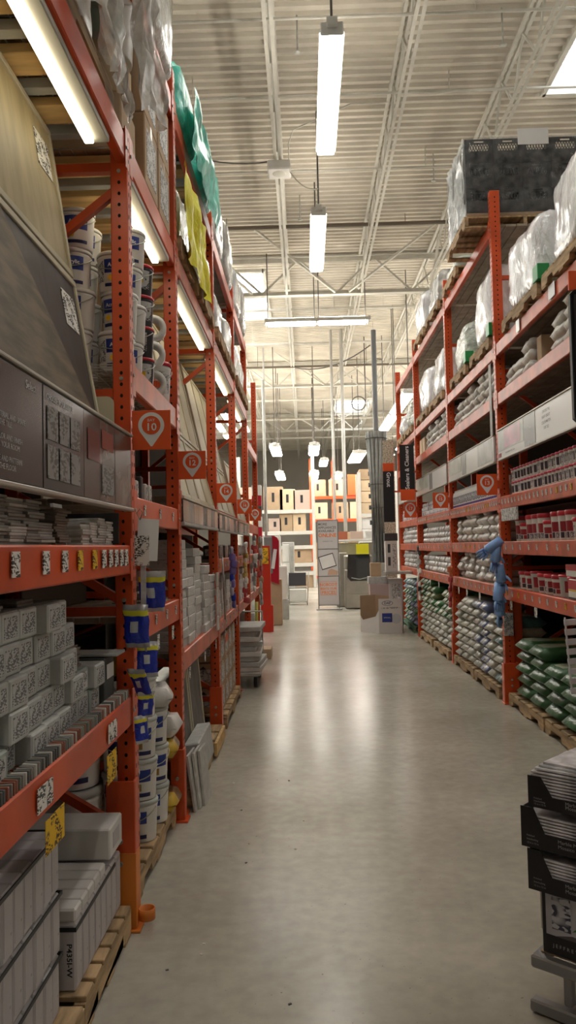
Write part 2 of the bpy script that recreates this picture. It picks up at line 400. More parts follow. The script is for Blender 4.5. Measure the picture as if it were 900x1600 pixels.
cable([(2.25, 27.5, 8.98), (2.25, 27.5, 7.6)]+[(2.0+.25*math.cos(a*.5), 27.5, 6.6+.25*math.sin(a*.5)) for a in range(26)], .02, CABM, 'cable_coil', 'coiled dark cable hanging left of the tall pipe column', 'cable')
sb = empty('ceiling_speaker', (-.3, 13.2, 8.02), label='white square ceiling speaker box mounted under the joist', cat='speaker')
MB().cbox(-.2, .2, -.2, .2, 0, .16, .02).build('housing', WHITE, sb)
MB().lathe([(0, -.012), (.10, -.012), (.12, 0)], 20).build('grille', JOISTM, sb)
for i, (x, y) in enumerate([(.05, 10.6), (-2.0, 13.6), (2.9, 10.6), (.05, 16.2), (2.6, 14.6), (-2.6, 16.5), (1.0, 22.5), (2.3, 30)]):
    mb = MB(); mb.tube([(0, 0, 0), (0, 0, .51)], .012, 6); mb.lathe([(0, -.03), (.05, -.03), (.05, -.02), (.02, 0)], 10)
    tag(mb.build('sprinkler_head', GREYM, loc=(x, y, 8.5)), 'small sprinkler head under the roof deck, %s from the camera' % ORD[i], 'sprinkler', 'sprinkler heads')

# ------------------------------------------------------------------ overhead strip lights
DIFF = emit('lamp_diffuser', (1.0, .95, .86), LAMP)
ADDED_UPL = emit('added_uplight_glow', (1.0, .93, .80), LAMP*1.25)  # added upward glow that lifts the brightness of the roof deck
HOUSE = M('lamp_housing', (.72, .71, .68), .4)
def strip_light(loc, length, label, rz=0, width=.28, wire=True, zt=8.99, group=None):
    r = empty('strip_light', loc, rz, label, 'ceiling light', group)
    mb = MB(); h = width/2
    mb.prism([(-h, 0), (h, 0), (h*.8, .09), (h*.35, .12), (-h*.35, .12), (-h*.8, .09)], 'Y', 0, length); mb.build('housing', HOUSE, r)
    MB().prism([(-h*.95, -.002), (-h*.8, -.05), (h*.8, -.05), (h*.95, -.002)][::-1], 'Y', .05, length-.05).build('diffuser', DIFF, r)
    MB().box(-h*.33, h*.33, .06, length-.06, .119, .124).build('added_uplight', ADDED_UPL, r)  # unseen glowing strip on the housing top, added to light the ceiling
    for y in (-.03, length):
        mb = MB().cbox(-h*.9, h*.9, y, y+.03, -.045, .1, .01)
        if y < 0: mb.cbox(-.06, .06, -.08, -.029, .02, .13, .01)
        mb.build('end_cap', HOUSE, r)
    if wire:
        mb = MB()
        for y in (.05, length-.05): MB().tube([(0, y, .1), (0, y, zt-loc[2])], .014, 6).build('suspension_wire', CABM, r)
    return r
strip_light((.42, 8.3, 7.2), 2.6, 'long bright strip light hanging over the aisle, nearest to the camera')
strip_light((.355, 12.95, 7.2), 2.7, 'second bright strip light hanging over the aisle')
strip_light((1.69, 19.4, 7.2), 1.27, 'crosswise bright strip light below the girder, right half', rz=PI/2, group=None)
strip_light((.41, 19.4, 7.2), 1.27, 'crosswise bright strip light below the girder, left half', rz=PI/2)
strip_light((-1.05, 28.6, 5.3), 3.0, 'bright strip light far back above the left cartons, upper', width=.42)
strip_light((.42, 28.6, 5.3), 3.0, 'bright strip light far back above the appliances sign, upper', width=.42)
strip_light((-1.03, 33.0, 4.7), 3.0, 'bright strip light far back above the left cartons, lower', width=.42)
strip_light((.45, 33.0, 4.7), 3.0, 'bright strip light far back above the appliances sign, lower', width=.42)
strip_light((2.2, 30.5, 5.2), 3.4, 'bright strip light far back left of the tall pipe column, large', width=.6)
strip_light((1.55, 35.0, 4.8), 3.0, 'small bright strip light far back right of the appliances sign', width=.5)
strip_light((1.05, 39, 5.9), 3.0, 'tiny bright strip light farthest back over the aisle', width=.45)
strip_light((2.87, 20.8, 5.65), 3.2, 'bright strip light above the right rack end, near piece', width=.36)
strip_light((2.87, 24.3, 5.65), 3.2, 'bright strip light above the right rack end, far piece', width=.36)
for y in (19.5, 22.3, 25.1, 27.9, 30.7, 33.5):  # unseen fixtures added to brighten the back area
    for x in (-2.6, -3.15): strip_light((x, y, 7.0), 2.6, 'added fill light hidden behind the left racks by the open back area', group='added fill lights beside the back area')
for x in (-3.7, 5.0):  # further fixtures, added out of view to lift the far floor
    for y in (19.0, 22.6, 26.2, 29.8, 33.4, 37.0): strip_light((x, y, 7.0), 2.6, 'added fill light over the %s side of the open back area' % ('left' if x < 0 else 'right'), group='added fill lights over the back area')
# the rest of the store's ceiling grid
k = 0
for x in (-9.5, -5.4, 5.9, 10.0):
    for y in (1.5, 8.3, 15.0, 20.0, 25.0, 30.0, 35.0, 40.0, 45.0):
        strip_light((x, y, 7.2), 2.6, 'strip light over the next aisles, row at %s' % ('the far left' if x < -6 else 'the left' if x < 0 else 'the right' if x < 7 else 'the far right'), group='strip lights over the neighbouring aisles'); k += 1
for y in (-4.0, 3.6): strip_light((.42, y, 7.2), 2.6, 'strip light over the aisle above the camera', group='strip lights overhead behind the view')
for y, x in ((47, -3.5), (47, 6), (52, -6), (52, 6)): strip_light((x, y, 7.6), 2.6, 'strip light over the back of the store', group='strip lights over the back of the store')

# ------------------------------------------------------------------ rack builder
PW = .078   # post width
def holes(mb, s, z0, z1, m=1, step=.0508*1.0, w=PW, both=True):
    z = z0+.05
    while z < z1-.03:
        a = .0075; zz = z
        pts = [(w/2+a*math.cos(t*PI/3), zz+a*1.25*math.sin(t*PI/3)) for t in range(6)]
        mb.poly([(s*p[0], -.0008, p[1]) for p in (pts if s > 0 else pts[::-1])], m)       # camera-side face
        if both:
            for t in (.02, .057): mb.poly([(-s*.0008, t-.006, zz-.009), (-s*.0008, t+.006, zz-.009), (-s*.0008, t+.006, zz+.009), (-s*.0008, t-.006, zz+.009)], m)
        z += step
def upright(parent, s, y, ztop, depth=1.07, hz=(), diag=(), w=PW, foot=True):
    """upright frame at local y, front post at u=0, inward direction s"""
    for u, nm in ((0, 'front'), (depth-w, 'rear')):
        mb = MB(); mb.cbox(s*u, s*(u+w), y, y+PW, .012, ztop, .004)
        if u == 0:
            hb = MB(); holes(hb, s, .1, ztop, w=w); b = len(mb.v)
            mb.v += [(a, b_+y, c) for a, b_, c in hb.v]
            for f, m_ in zip(hb.f, hb.m): mb.face([i+b for i in f], m_)
        o = mb.build('post', [ORANGE, BLACK], parent)
        if foot: MB().cbox(s*(u-.02), s*(u+w+.02), y, y+PW+.03, 0, .012, .003).build('foot_plate', ORANGE, o)
        if u == 0 and foot:
            for z in (1.38, 2.36, 3.3): MB().tube([(s*w*.5, y-.006, z), (s*w*.5, y+.001, z)], .009, 8).build('bolt', STEEL, o)
    for z in hz: MB().bar((s*w, y+PW/2, z), (s*(depth-w), y+PW/2, z), .04, .04).build('brace', ORANGE, parent)
    for za, zb in diag: MB().bar((s*w*.9, y+PW/2, za), (s*(depth-w), y+PW/2, zb), .036, .036).build('brace', ORANGE, parent)
def beam(parent, s, y0, y1, z, h=.125, u=0, mat=None, worn=False):
    mb = MB()
    mb.cbox(s*(u+.004), s*(u+.05), y0, y1, z-h, z, .006)
    mb.cbox(s*(u-.001), s*(u+.004), y0-.03, y0+.035, z-h-.03, z+.03, .001)   # end connectors lap the posts
    mb.cbox(s*(u-.001), s*(u+.004), y1-.035, y1-.001, z-h-.03, z+.03, .001)
    for yy in (y0-.012, y1-.018): mb.tube([(s*(u-.006), yy, z-h*.5), (s*(u), yy, z-h*.5)], .008, 8, 1)
    return mb.build('beam', [mat or (ORANGE_D if worn else ORANGE), STEEL], parent)
def tags(bm, s, y0, y1, z, n, seed=0, size=(.034, .05), yellow=.12, hang=False):
    rnd = random.Random(seed)
    for i in range(n):
        y = y0+(y1-y0)*(i+.5)/n+rnd.uniform(-.012, .012); yl = rnd.random() < yellow; a, b = size
        o = MB().box(-s*.001, s*.003, -a/2, a/2, -b, 0).build('price_tag', TAGY if yl else TAGP, bm, (0, y, z))
        if yl: o['label'] = 'yellow price tag'
def wire_deck(parent, s, y0, y1, z, depth=1.0, pitch=.1):
    mb = MB(); n = int((y1-y0)/pitch)
    for i in range(n+1):
        y = y0+(y1-y0)*i/n; mb.box(s*.04, s*depth, y-.0028, y+.0028, z-.008, z-.0025)
    m_ = int(depth/.06)
    for i in range(m_+1):
        u = .04+(depth-.04)*i/m_; mb.box(s*(u-.0028), s*(u+.0028), y0, y1, z-.013, z-.008)
    mb.box(s*.03, s*.036, y0, y1, z-.03, z-.0005)
    mb.build('wire_deck', WIRE, parent)
def planks(parent, s, y0, y1, z, depth=1.0):
    """alternating timber boards and steel channels that carry the wire deck"""
    y = y0+.05; k = 0
    while y < y1-.1:
        if k % 2 == 0: MB().cbox(s*.06, s*depth, y, y+.14, z-.055, z-.016, .003).build('support_board', PINE, parent)
        else: MB().cbox(s*.06, s*depth, y, y+.05, z-.06, z-.016, .003).build('support_channel', GREYM, parent)
        y += .21 if k % 2 == 0 else .13; k += 1
def solid_deck(parent, s, y0, y1, z, depth=1.0, mat=None):
    mb = MB(); n = max(3, int(depth/.12))
    for i in range(n):
        a = .055+(depth-.06)*i/n; b = .055+(depth-.06)*(i+1)/n-.006; mb.cbox(s*a, s*b, y0+.002, y1-.002, z-.03, z-.001, .003)
    mb.build('deck', mat or M('particle_deck', (.30, .25, .19), .8, 0, .2, 8), parent)
HZ = (.30, 1.33, 2.30, 3.33, 4.30); DG = ((.38, .92), (1.38, 1.95), (3.22, 2.50))
SHADE_BACK = M('shade_backing', (.035, .028, .022), .9)  # near-black colour stands in for the shade deep inside the racks
def bay(side, y0, y1, levels, ztop, label, worn=False, last=False, tagspec={}, deckkinds={}, back=((.1, 4.2),), w=PW, wornlv=(), foot=True):
    s = -1 if side == 'L' else 1; X = XL if side == 'L' else XR
    r = empty('pallet_rack', (X, y0, 0), label=label, cat='pallet rack', group=('left' if s < 0 else 'right')+' row of orange pallet racks')
    upright(r, s, 0, ztop, hz=[h for h in HZ if h < ztop], diag=[d for d in DG if max(d) < ztop], w=w)
    if last: upright(r, s, y1-y0, ztop, hz=[h for h in HZ if h < ztop], w=w)
    if s > 0 and y0 > 6: MB().cbox(.102, .185, .012, .07, .012, 1.02, .004).build('post_reinforcement', ORANGE, r)
    bl = {}
    for z in levels:
        b = beam(r, s, PW, y1-y0, z, worn=worn or z in wornlv); bl[z] = b
        beam(r, s, PW, y1-y0, z, u=1.07-.055)
        kind = deckkinds.get(z, 'solid')
        if kind == 'wire': wire_deck(r, s, PW+.01, y1-y0-.01, z, pitch=.055)
        elif kind == 'plank': planks(r, s, PW, y1-y0, z); wire_deck(r, s, PW+.01, y1-y0-.01, z, pitch=.08)
        else: solid_deck(r, s, PW+.002, y1-y0-.002, z)
        if z in tagspec: tags(b, s, PW+.02, y1-y0-.02, z-.03, tagspec[z], seed=int(y0*10+z*7))
    for z0, z1 in back: MB().box(s*1.075, s*1.085, 0, y1-y0+.0, z0, z1).build('back_panel', SHADE_BACK, r)  # added sheet: darkens the rack interior and stops light leaking through
    return r, bl
R_ = {}
R_['L0'] = bay('L', .9, 3.42, (.97, 1.62, 3.46), 4.6, 'orange pallet rack bay nearest the camera on the left, holding boxed tiles', deckkinds={3.46: 'plank', 4.40: 'plank', .97: 'wire'})
R_['L1'] = bay('L', 3.42, 4.72, (1.30, 1.84, 2.45, 3.46), 3.50, 'short orange pallet rack bay between the BAY 10 and BAY 12 signs', deckkinds={3.46: 'plank', 2.45: 'wire'}, tagspec={1.84: 3, 1.30: 4}, wornlv=(2.45,))
r0 = R_['L0'][0]; beam(r0, -1, PW, 3.82, 4.40); beam(r0, -1, PW, 3.82, 4.40, u=1.015); solid_deck(r0, -1, PW+.002, 3.80, 4.40)
R_['L2'] = bay('L', 4.72, 6.75, (.96, 1.93, 3.46, 4.40), 4.6, 'orange pallet rack bay between the BAY 12 and BAY 14 signs', deckkinds={3.46: 'plank', 4.40: 'plank'}, wornlv=(.96, 3.46))
R_['L3'] = bay('L', 6.75, 8.75, (.96, 1.50, 1.93, 3.46, 4.40), 4.6, 'orange pallet rack bay between the BAY 14 and BAY 16 signs', deckkinds={3.46: 'plank'}, wornlv=(.96, 1.50), tagspec={1.50: 8, .96: 5})
R_['L4'] = bay('L', 8.75, 10.6, (.96, 1.50, 1.93, 3.46, 4.40), 4.6, 'orange pallet rack bay between the BAY 16 and BAY 18 signs', wornlv=(.96, 1.50), tagspec={1.50: 8})
R_['L5'] = bay('L', 10.6, 12.7, (.96, 1.50, 1.93, 3.1), 4.3, 'last orange pallet rack bay on the left beyond the BAY 18 sign', last=True, wornlv=(.96,), tagspec={1.50: 8})
rl = 'orange pallet rack bay on the right, '
BK = ((.1, 3.4),)
R_['R0'] = bay('R', 5.15, 7.9, (1.15, 1.60, 2.05, 3.10, 3.60), 5.2, rl+'nearest the camera, stocked with red-lidded tubs', tagspec={2.05: 22, 1.60: 10, 1.15: 12}, w=.1, back=BK, wornlv=(2.05, 1.60, 3.10, 3.60))
R_['R1'] = bay('R', 7.9, 10.6, (1.15, 1.60, 2.05, 3.10, 3.60, 4.88), 5.2, rl+'between the BAY 13 and BAY 15 signs', tagspec={2.05: 26, 1.60: 10, 1.15: 12}, w=.1, back=BK, wornlv=(2.05, 1.60, 1.15, 3.10, 3.60))
R_['R2'] = bay('R', 10.6, 13.7, (1.15, 1.60, 2.05, 3.10, 3.60, 4.88), 5.2, rl+'between the BAY 15 and BAY 17 signs', tagspec={2.05: 26, 1.60: 12, 1.15: 12}, w=.1, back=BK, wornlv=(2.05, 1.60, 1.15, 3.10, 3.60, 4.88))
R_['R3'] = bay('R', 13.7, 16.3, (1.15, 1.60, 2.05, 3.10, 3.60, 4.88), 5.2, rl+'beyond the BAY 17 sign, last before the appliances', last=True, w=.1, back=BK, wornlv=(1.15, 1.60, 2.05, 3.60, 4.88))

# post guards
def guard(x0, x1, y0, y1, h, mats, label, ring=False):
    g = empty('post_guard', ((x0+x1)/2, y0, 0), label=label, cat='post guard'); cx = (x0+x1)/2; a = x0-cx; b = x1-cx; d = y1-y0
    mb = MB(); mb.cbox(a, b, 0, .012, .012, h, .003); mb.cbox(b-.012, b, .012, d, .012, h, .003); mb.cbox(a, a+.012, .012, d, .012, h*.98, .003)
    mb.build('shield', mats[0], g)
    if len(mats) > 1: MB().cbox(a-.003, b+.003, -.004, d, .014, h*.52, .002).build('lower_sleeve', mats[1], g)
    MB().cbox(a-.01, b+.02, -.02, d+.01, 0, .012, .003).build('base_plate', mats[-1], g)
    for z in (h*.45, h*.6): MB().tube([(0, -.012, z), (0, .002, z)], .010, 8).build('bolt', STEEL, g)
    if ring:
        q = MB(); q.lathe([(.031, .03), (.036, .03), (.036, .075), (.031, .075), (.031, .03)], 20, c=(b+.034, .05, 0)); q.build('ring_collar', mats[-1], g)
    return g
guard(-.868, -.745, 3.335, 3.412, .62, [ORANGE, YEL_OR], 'orange steel guard round the post below the BAY 10 sign', ring=True)
guard(-.822, -.74, 4.63, 4.71, .42, [ORANGE], 'red-orange steel guard on the post foot below the BAY 12 sign')
guard(-.84, -.735, 6.66, 6.742, .42, [ORANGE], 'orange steel guard on the post foot below the BAY 14 sign')
guard(1.93, 2.08, 7.80, 7.892, .40, [ORANGE], 'orange steel guard on the right post beneath the blue gloves')
guard(1.93, 2.08, 10.50, 10.592, .40, [ORANGE], 'orange steel guard on the right post below the BAY 15 sign')
guard(1.93, 2.08, 13.60, 13.692, .95, [ORANGE], 'tall orange steel guard on the right post below the BAY 17 sign')
# red end-cap column on the left, with yellow sticker
ec = empty('end_column', (-.76, 14.72, 0), label='dark red steel column with a yellow sticker at the left aisle end', cat='column')
mb = MB(); mb.cbox(-.10, .09, 0, .02, 0, 1.62, .004); mb.cbox(.07, .09, .02, .18, 0, 1.62, .003); mb.cbox(-.10, -.08, .02, .18, 0, 1.62, .003); mb.build('shield', REDCOL, ec)
MB().cbox(-.07, .06, -.006, 0, 1.28, 1.58, .002).build('sticker', TAGY, ec)
MB().cbox(.09, .13, 0, .16, 0, .5, .003).build('foot_flange', REDCOL, ec)

# ------------------------------------------------------------------ signs
def pin_outline(cx, cz, r, n=20):
    pts = []; a0 = math.radians(-28)
    for i in range(n+1):
        a = a0+(PI-2*a0)*i/n; pts.append((cx+r*math.cos(a), cz+r*math.sin(a)))
    pts.append((cx-.06*r, cz-r*1.62)); pts.append((cx+.06*r, cz-r*1.62)); return pts
def bay_sign(x0, x1, y, z0, z1, num, label):
    g = empty('bay_sign', ((x0+x1)/2, y, z0), label=label, cat='sign', group='orange bay number signs'); w_ = (x1-x0)/2; h = z1-z0
    MB().cbox(-w_, w_, 0, .006, 0, h, .001).build('plate', SIGNO, g)
    cz = h*.62; r = h*.33
    MB().prism(pin_outline(0, cz, r), 'Y', -.0016, 0).build('pin_symbol', M('sign_white', (.80, .80, .82), .5), g)
    MB().prism([(r*.72*math.cos(t*PI/12), cz+r*.72*math.sin(t*PI/12)) for t in range(24)], 'Y', -.0026, -.0016).build('disc', SIGNO, g)
    W = MATS['sign_white']
    text('BAY', h*.105, W, g, (0, -.0032, cz+r*.38), FACE_Y, bold=0)
    text(num, h*.27, W, g, (0, -.0032, cz-r*.16), FACE_Y, bold=h*.0045, sx=1.05)
    MB().cbox(-w_*1.0 if x0 < 0 else w_*.8, -w_*.8 if x0 < 0 else 1.985-(x0+x1)/2, .006, .02, h*.3, h*.7, .001).build('bracket', ORANGE, g)
    return g
for (x0, x1, y, z0, z1, n) in [(-.750, -.580, 3.40, 2.037, 2.211, '10'), (-.757, -.591, 4.70, 2.019, 2.19, '12'), (-.756, -.59, 6.72, 1.987, 2.157, '14'), (-.75, -.588, 8.72, 1.975, 2.137, '16'), (-.75, -.592, 10.57, 1.955, 2.117, '18')]:
    bay_sign(x0, x1, y, z0, z1, n, 'orange square sign with white pin reading BAY %s on the left rack' % n)
for (x0, x1, y, z0, z1, n) in [(1.735, 1.94, 7.86, 2.07, 2.28, '13'), (1.735, 1.94, 10.56, 2.07, 2.28, '15'), (1.73, 1.94, 13.56, 2.05, 2.32, '17')]:
    bay_sign(x0, x1, y, z0, z1, n, 'orange square sign with white pin reading BAY %s on the right rack' % n)
DSIGN = M('category_sign_dark', (.012, .012, .014), .55)
def cat_sign(x0, x1, y, z0, z1, txt, label, orange_top=False, toff=.3, size=.12, rot=PI/2):
    g = empty('category_sign', ((x0+x1)/2, y, z0), label=label, cat='sign'); h = z1-z0; w_ = (x1-x0)/2
    MB().cbox(-w_, w_, 0, .012, 0 if orange_top else h*.2, h*.86 if orange_top else h, .002).build('panel', DSIGN, g)
    MB().cbox(-w_, w_, 0, .012, h*.86 if orange_top else 0, h if orange_top else h*.2, .002).build('orange_band', SIGNO, g)
    if txt: text(txt, size, MATS['sign_white'], g, (0, -.003, h*toff), (PI/2, -rot, 0) if 0 else (PI/2, 0, 0), bold=.002).rotation_euler = (PI/2, -PI/2 if rot > 0 else PI/2, 0)
    MB().cbox(w_-.01, 1.98-(x0+x1)/2, 0, .01, h*.5, h*.53, .002).build('bracket', ORANGE, g)
    return g
cat_sign(1.655, 1.90, 13.4, 2.34, 3.30, 'Sealers & Cleaners', 'black vertical sign reading Sealers & Cleaners with orange band', toff=.585, size=.098)
cat_sign(1.37, 1.56, 13.5, 1.98, 3.00, 'Grout', 'black vertical sign reading Grout with orange band on top', orange_top=True, toff=.72, size=.10, rot=-1)
g = empty('category_sign', (1.98, 5.1, 2.36), label='large black vertical sign with orange top at the right picture edge', cat='sign')
MB().cbox(-.21, .35, 0, .02, 0, .88, .03).build('panel', DSIGN, g); MB().cbox(-.21, .35, 0, .02, .88, 1.01, .002).build('orange_band', SIGNO, g)

# display header panels on the left
LIPM = M('panel_lip', (.42, .38, .33), .4, .3)
PD = [M('panel_photo_dark', (.050, .034, .028), .22, 0, .5, 3), M('panel_charcoal', (.030, .027, .028), .22, 0, .1, 3), M('panel_taupe', (.085, .062, .050), .22, 0, .5, 4), M('panel_room', (.12, .10, .09), .22, 0, .6, 7)]
g = empty('display_header', (-.752, .98, 1.78), label='long dark glossy tile information header on the nearest left rack', cat='sign panel')
MB().cbox(-.02, 0, 0, 2.40, 0, .31, .003).build('backing_board', DARKC, g)
MB().cbox(-.03, .012, 0, 2.40, -.014, 0, .003).build('bottom_lip', LIPM, g); MB().cbox(-.03, .012, 0, 2.40, .31, .322, .003).build('top_lip', LIPM, g)
TXG = M('panel_text_grey', (.45, .44, .44), .5); SW = printed('swatch_print', (.30, .28, .27), (.14, .13, .12), 16, .3)
for (a, b, m_) in ((.0, .6, 2), (.6, 1.24, 0), (1.245, 1.66, 1), (1.66, 1.87, 0), (1.87, 2.09, 3), (2.095, 2.38, 3)):
    p = MB().cbox(.0005, .004, a, b-.003, .004, .306, .001).build('print_sheet', PD[m_], g)
def ly(px): return px-.98
def tl(s_, y, z, size, b=0): return text(s_, size, TXG, g, (.0055, y, z), FACE_L, bold=b, align='LEFT')
for i, (a, b) in enumerate((('MATERIAL AND SHAPE', 'OF THE TILE'), ('COLOR AND FINISH', 'FOR YOUR ROOM'), ('SIZE AND PATTERN', 'OF THE FLOOR'))):
    tl('\u2022 '+a, .86+.01, .165-i*.055, .021); tl('  '+b, .87, .145-i*.055, .021)
tl('Select', 1.10, .275, .034, .0005)
tl('CHOOSE YOUR STYLE', 1.27, .275, .026, .0005)
for r_ in range(2):
    for c_ in range(3):
        MB().cbox(.0055, .0065, 1.275+c_*.115, 1.275+c_*.115+.10, .15-r_*.115, .15-r_*.115+.10, .0004).build('swatch_picture', SW, g)
MB().cbox(.0055, .0065, 1.89, 2.06, .03, .14, .0004).build('swatch_picture', SW, g)
MB().cbox(.0055, .0065, 1.89, 2.06, .20, .27, .0004).build('swatch_picture', M('panel_redbrown', (.30, .07, .05), .4), g)
MB().cbox(.0055, .0065, 1.70, 1.86, .14, .25, .0004).build('swatch_picture', M('panel_dimred', (.16, .03, .025), .4), g)
# round-cornered blank card behind the header
mb = MB(); mb.prism([(-.16, 0), (.12, 0), (.12, .26)]+[(.12-.03+.03*math.cos(t*PI/8), .26+.03*math.sin(t*PI/8)) for t in range(5)]+[(-.16, .29)], 'Y', 0, .006)
tag(mb.build('blank_card', CREAM, loc=(-.94, 3.36, 1.98)), 'blank cream card with rounded corner standing behind the dark header', 'card')
tag(MB().cbox(-1.62, -.80, 3.34, 3.352, 1.626, 1.76, .002).build('divider_board', DARKC), 'dark divider board behind the white tile stacks', 'board')
def header2(y0, y1, z0, z1, label, seed, n=8):
    g = empty('display_header', (-.752, y0, z0), label=label, cat='sign panel', group=None); h = z1-z0; L_ = y1-y0
    MB().cbox(-.02, 0, 0, L_, 0, h, .003).build('backing_board', DARKC, g)
    MB().cbox(-.03, .012, 0, L_, -.02, 0, .003).build('bottom_lip', GREYM, g); MB().cbox(-.03, .012, 0, L_, h, h+.015, .003).build('top_lip', M('lip_pale', (.55, .5, .38), .5), g)
    rnd = random.Random(seed); mm = [PD[1], PD[0], PD[3], M('panel_pale', (.40, .39, .37), .4, 0, .2, 6), SW]
    for i in range(n): MB().cbox(.0005, .004, L_*i/n+.003, L_*(i+1)/n-.003, .004, h-.004, .001).build('print_sheet', mm[(i*2+seed) % 5], g)
header2(4.80, 6.70, 1.765, 1.91, 'narrow dark display header under the leaning boards at BAY 12', 1)
header2(6.83, 8.70, 1.765, 1.90, 'narrow grey display header under the leaning boards at BAY 14', 2)
header2(8.83, 10.55, 1.77, 1.89, 'narrow grey display header at BAY 16', 3)

# ------------------------------------------------------------------ leaning sample boards, left
FRAMEM = M('board_frame', (.50, .45, .33), .5, 0, .1, 4); OAK = M('oak_sample', (.40, .33, .19), .55, 0, .12, 3, stretch=(1, 5, 1))
WAL = M('walnut_sample', (.034, .024, .016), .5, 0, .25, 4, stretch=(1, 6, 1)); GREYW = M('greige_plank_sample', (.15, .115, .075), .65, 0, .3, 4, stretch=(1, 1.2, 6))
def sample_board(y0, y1, zb, zt, xb, xt, label, mat, band=None, name='sample_board', group=None, sticker=True):
    """framed board leaning back from the shelf edge"""
    H_ = math.hypot(zt-zb, xt-xb); g = empty(name, (xb, y0, zb), label=label, cat='display board', group=group); g.rotation_euler = (0, -math.atan2(xb-xt, zt-zb), 0)
    L_ = y1-y0; MB().cbox(-.014, 0, .02, L_-.02, .02, H_-.02, .002).build('panel', mat, g)
    mb = MB()
    for a, b, c, d in ((0, L_, 0, .028), (0, L_, H_-.028, H_), (0, .028, .028, H_-.028), (L_-.028, L_, .028, H_-.028)): mb.cbox(-.02, .008, a, b, c, d, .002)
    mb.build('frame', FRAMEM, g)
    if band:
        for pts in band: MB().prism([(p[0]*L_, p[1]*H_) for p in pts], 'X', .0, .003).build('plank_inlay', GREYW, g)
    if sticker:
        mb = MB().cbox(.001, .003, L_-.24, L_-.07, H_*.60, H_*.84, .001); mb.build('label_sticker', TAGP, g)
    return g
sample_board(1.2, 3.24, 2.12, 2.735, -.85, -.955, 'dark walnut framed flooring sample board with a pale diagonal plank, above the header', WAL, band=[[(.28, .05), (.60, .05), (.97, .05), (.60, .95), (.30, .95)]])
sample_board(1.2, 3.22, 2.745, 3.38, -.955, -1.05, 'upper beige oak flooring sample board leaning on the nearest left rack', OAK)
CB = [M('cream_sample', (.60, .55, .40), .6, 0, .08, 2), M('sand_sample', (.50, .46, .35), .6, 0, .1, 2), M('ivory_sample', (.66, .62, .50), .6, 0, .08, 2)]
names = ['first', 'second', 'third', 'fourth', 'fifth', 'sixth']
for tier, (zb, zt, xb, xt) in enumerate(((1.935, 2.42, -.775, -.90), (2.43, 3.25, -.90, -1.08))):
    for i in range(4):
        y0 = 4.86+i*.46
        sample_board(y0, y0+.45, zb, zt, xb, xt, 'cream sample board in the %s row, %s from the BAY 12 post' % (('lower', 'upper')[tier], names[i]), CB[(i+tier) % 3], group='cream boards at BAY 12', sticker=False)
    for i in range(3):
        y0 = 6.88+i*.60
        sample_board(y0, y0+.59, zb, zt, xb, xt, 'cream sample board in the %s row, %s from the BAY 14 post' % (('lower', 'upper')[tier], names[i]), CB[(i+tier+1) % 3], group='cream boards at BAY 14', sticker=False)
for i in range(2):
    sample_board(8.9+i*.8, 9.65+i*.8, 1.935, 2.6, -.79, -.92, 'cream framed sample board at BAY 16, %s' % ('nearer', 'farther')[i], CB[i], sticker=False)

# under-shelf strip lights on the left
STR = emit('shelf_tube', (1.0, .88, .62), STRIP)
def shelf_light(y0, y1, z, label, x=-.845):
    g = empty('shelf_light', (x, y0, z), label=label, cat='shelf light', group='strip lights under the upper left shelf')
    MB().cbox(-.03, .075, 0, y1-y0, .014, .045, .004).build('housing', M('shelf_lamp_housing', (.50, .48, .42), .5), g)
    MB().cbox(-.02, .018, .03, y1-y0-.03, -.006, .014, .004).build('tube', STR, g)
SLZ = 3.29
shelf_light(1.25, 3.18, SLZ, 'lit strip light under the upper shelf, nearest left bay', x=-.855)
shelf_light(3.56, 4.55, SLZ, 'lit strip light under the upper shelf behind the BAY 10 post')
shelf_light(4.95, 6.6, SLZ, 'lit strip light under the upper shelf behind the BAY 12 post')
shelf_light(6.95, 8.6, SLZ, 'lit strip light under the upper shelf behind the BAY 14 post')
shelf_light(8.95, 10.4, SLZ, 'lit strip light under the upper shelf behind the BAY 16 post')

# ------------------------------------------------------------------ goods: builders
def carton(name, w_, d, h, mat, tape=True, print_mat=None, face=1, arrows=False):
    """w_ along X, d along Y, origin at centre of the base; face = aisle side"""
    r = empty(name)
    MB().cbox(-w_/2, w_/2, -d/2, d/2, 0, h, min(.006, h*.06)).build('carton_body', mat, r)
    if tape: MB().box(-w_/2-.0006, w_/2+.0006, -.022, .022, h*.72, h+.0008).build('tape', M('tape_tan', (.55, .42, .28), .3), r)
    if print_mat:
        MB().box(face*w_/2, face*(w_/2+.0012), -d*.36, d*.36, h*.16, h*.84).build('printed_label', print_mat, r)
        MB().box(-w_*.3, w_*.3, -d/2-.0012, -d/2, h*.25, h*.75).build('printed_label', print_mat, r)
    if arrows:
        mb = MB()
        for x in (-.06, .06):
            mb.box(x-.008, x+.008, -d/2-.0012, -d/2, h*.55, h*.75); mb.poly([(x-.03, -d/2-.0012, h*.75), (x+.03, -d/2-.0012, h*.75), (x, -d/2-.0012, h*.88)])
        mb.build('arrow_mark', BLKI, r)
    return snap(r)
def tile_proto(name, w_, d, h, mat):
    o = MB().cbox(-w_/2, w_/2, -d/2, d/2, 0, h, .0015).build(name, mat); o['_used'] = 0; KIDS[o.name] = []; return o
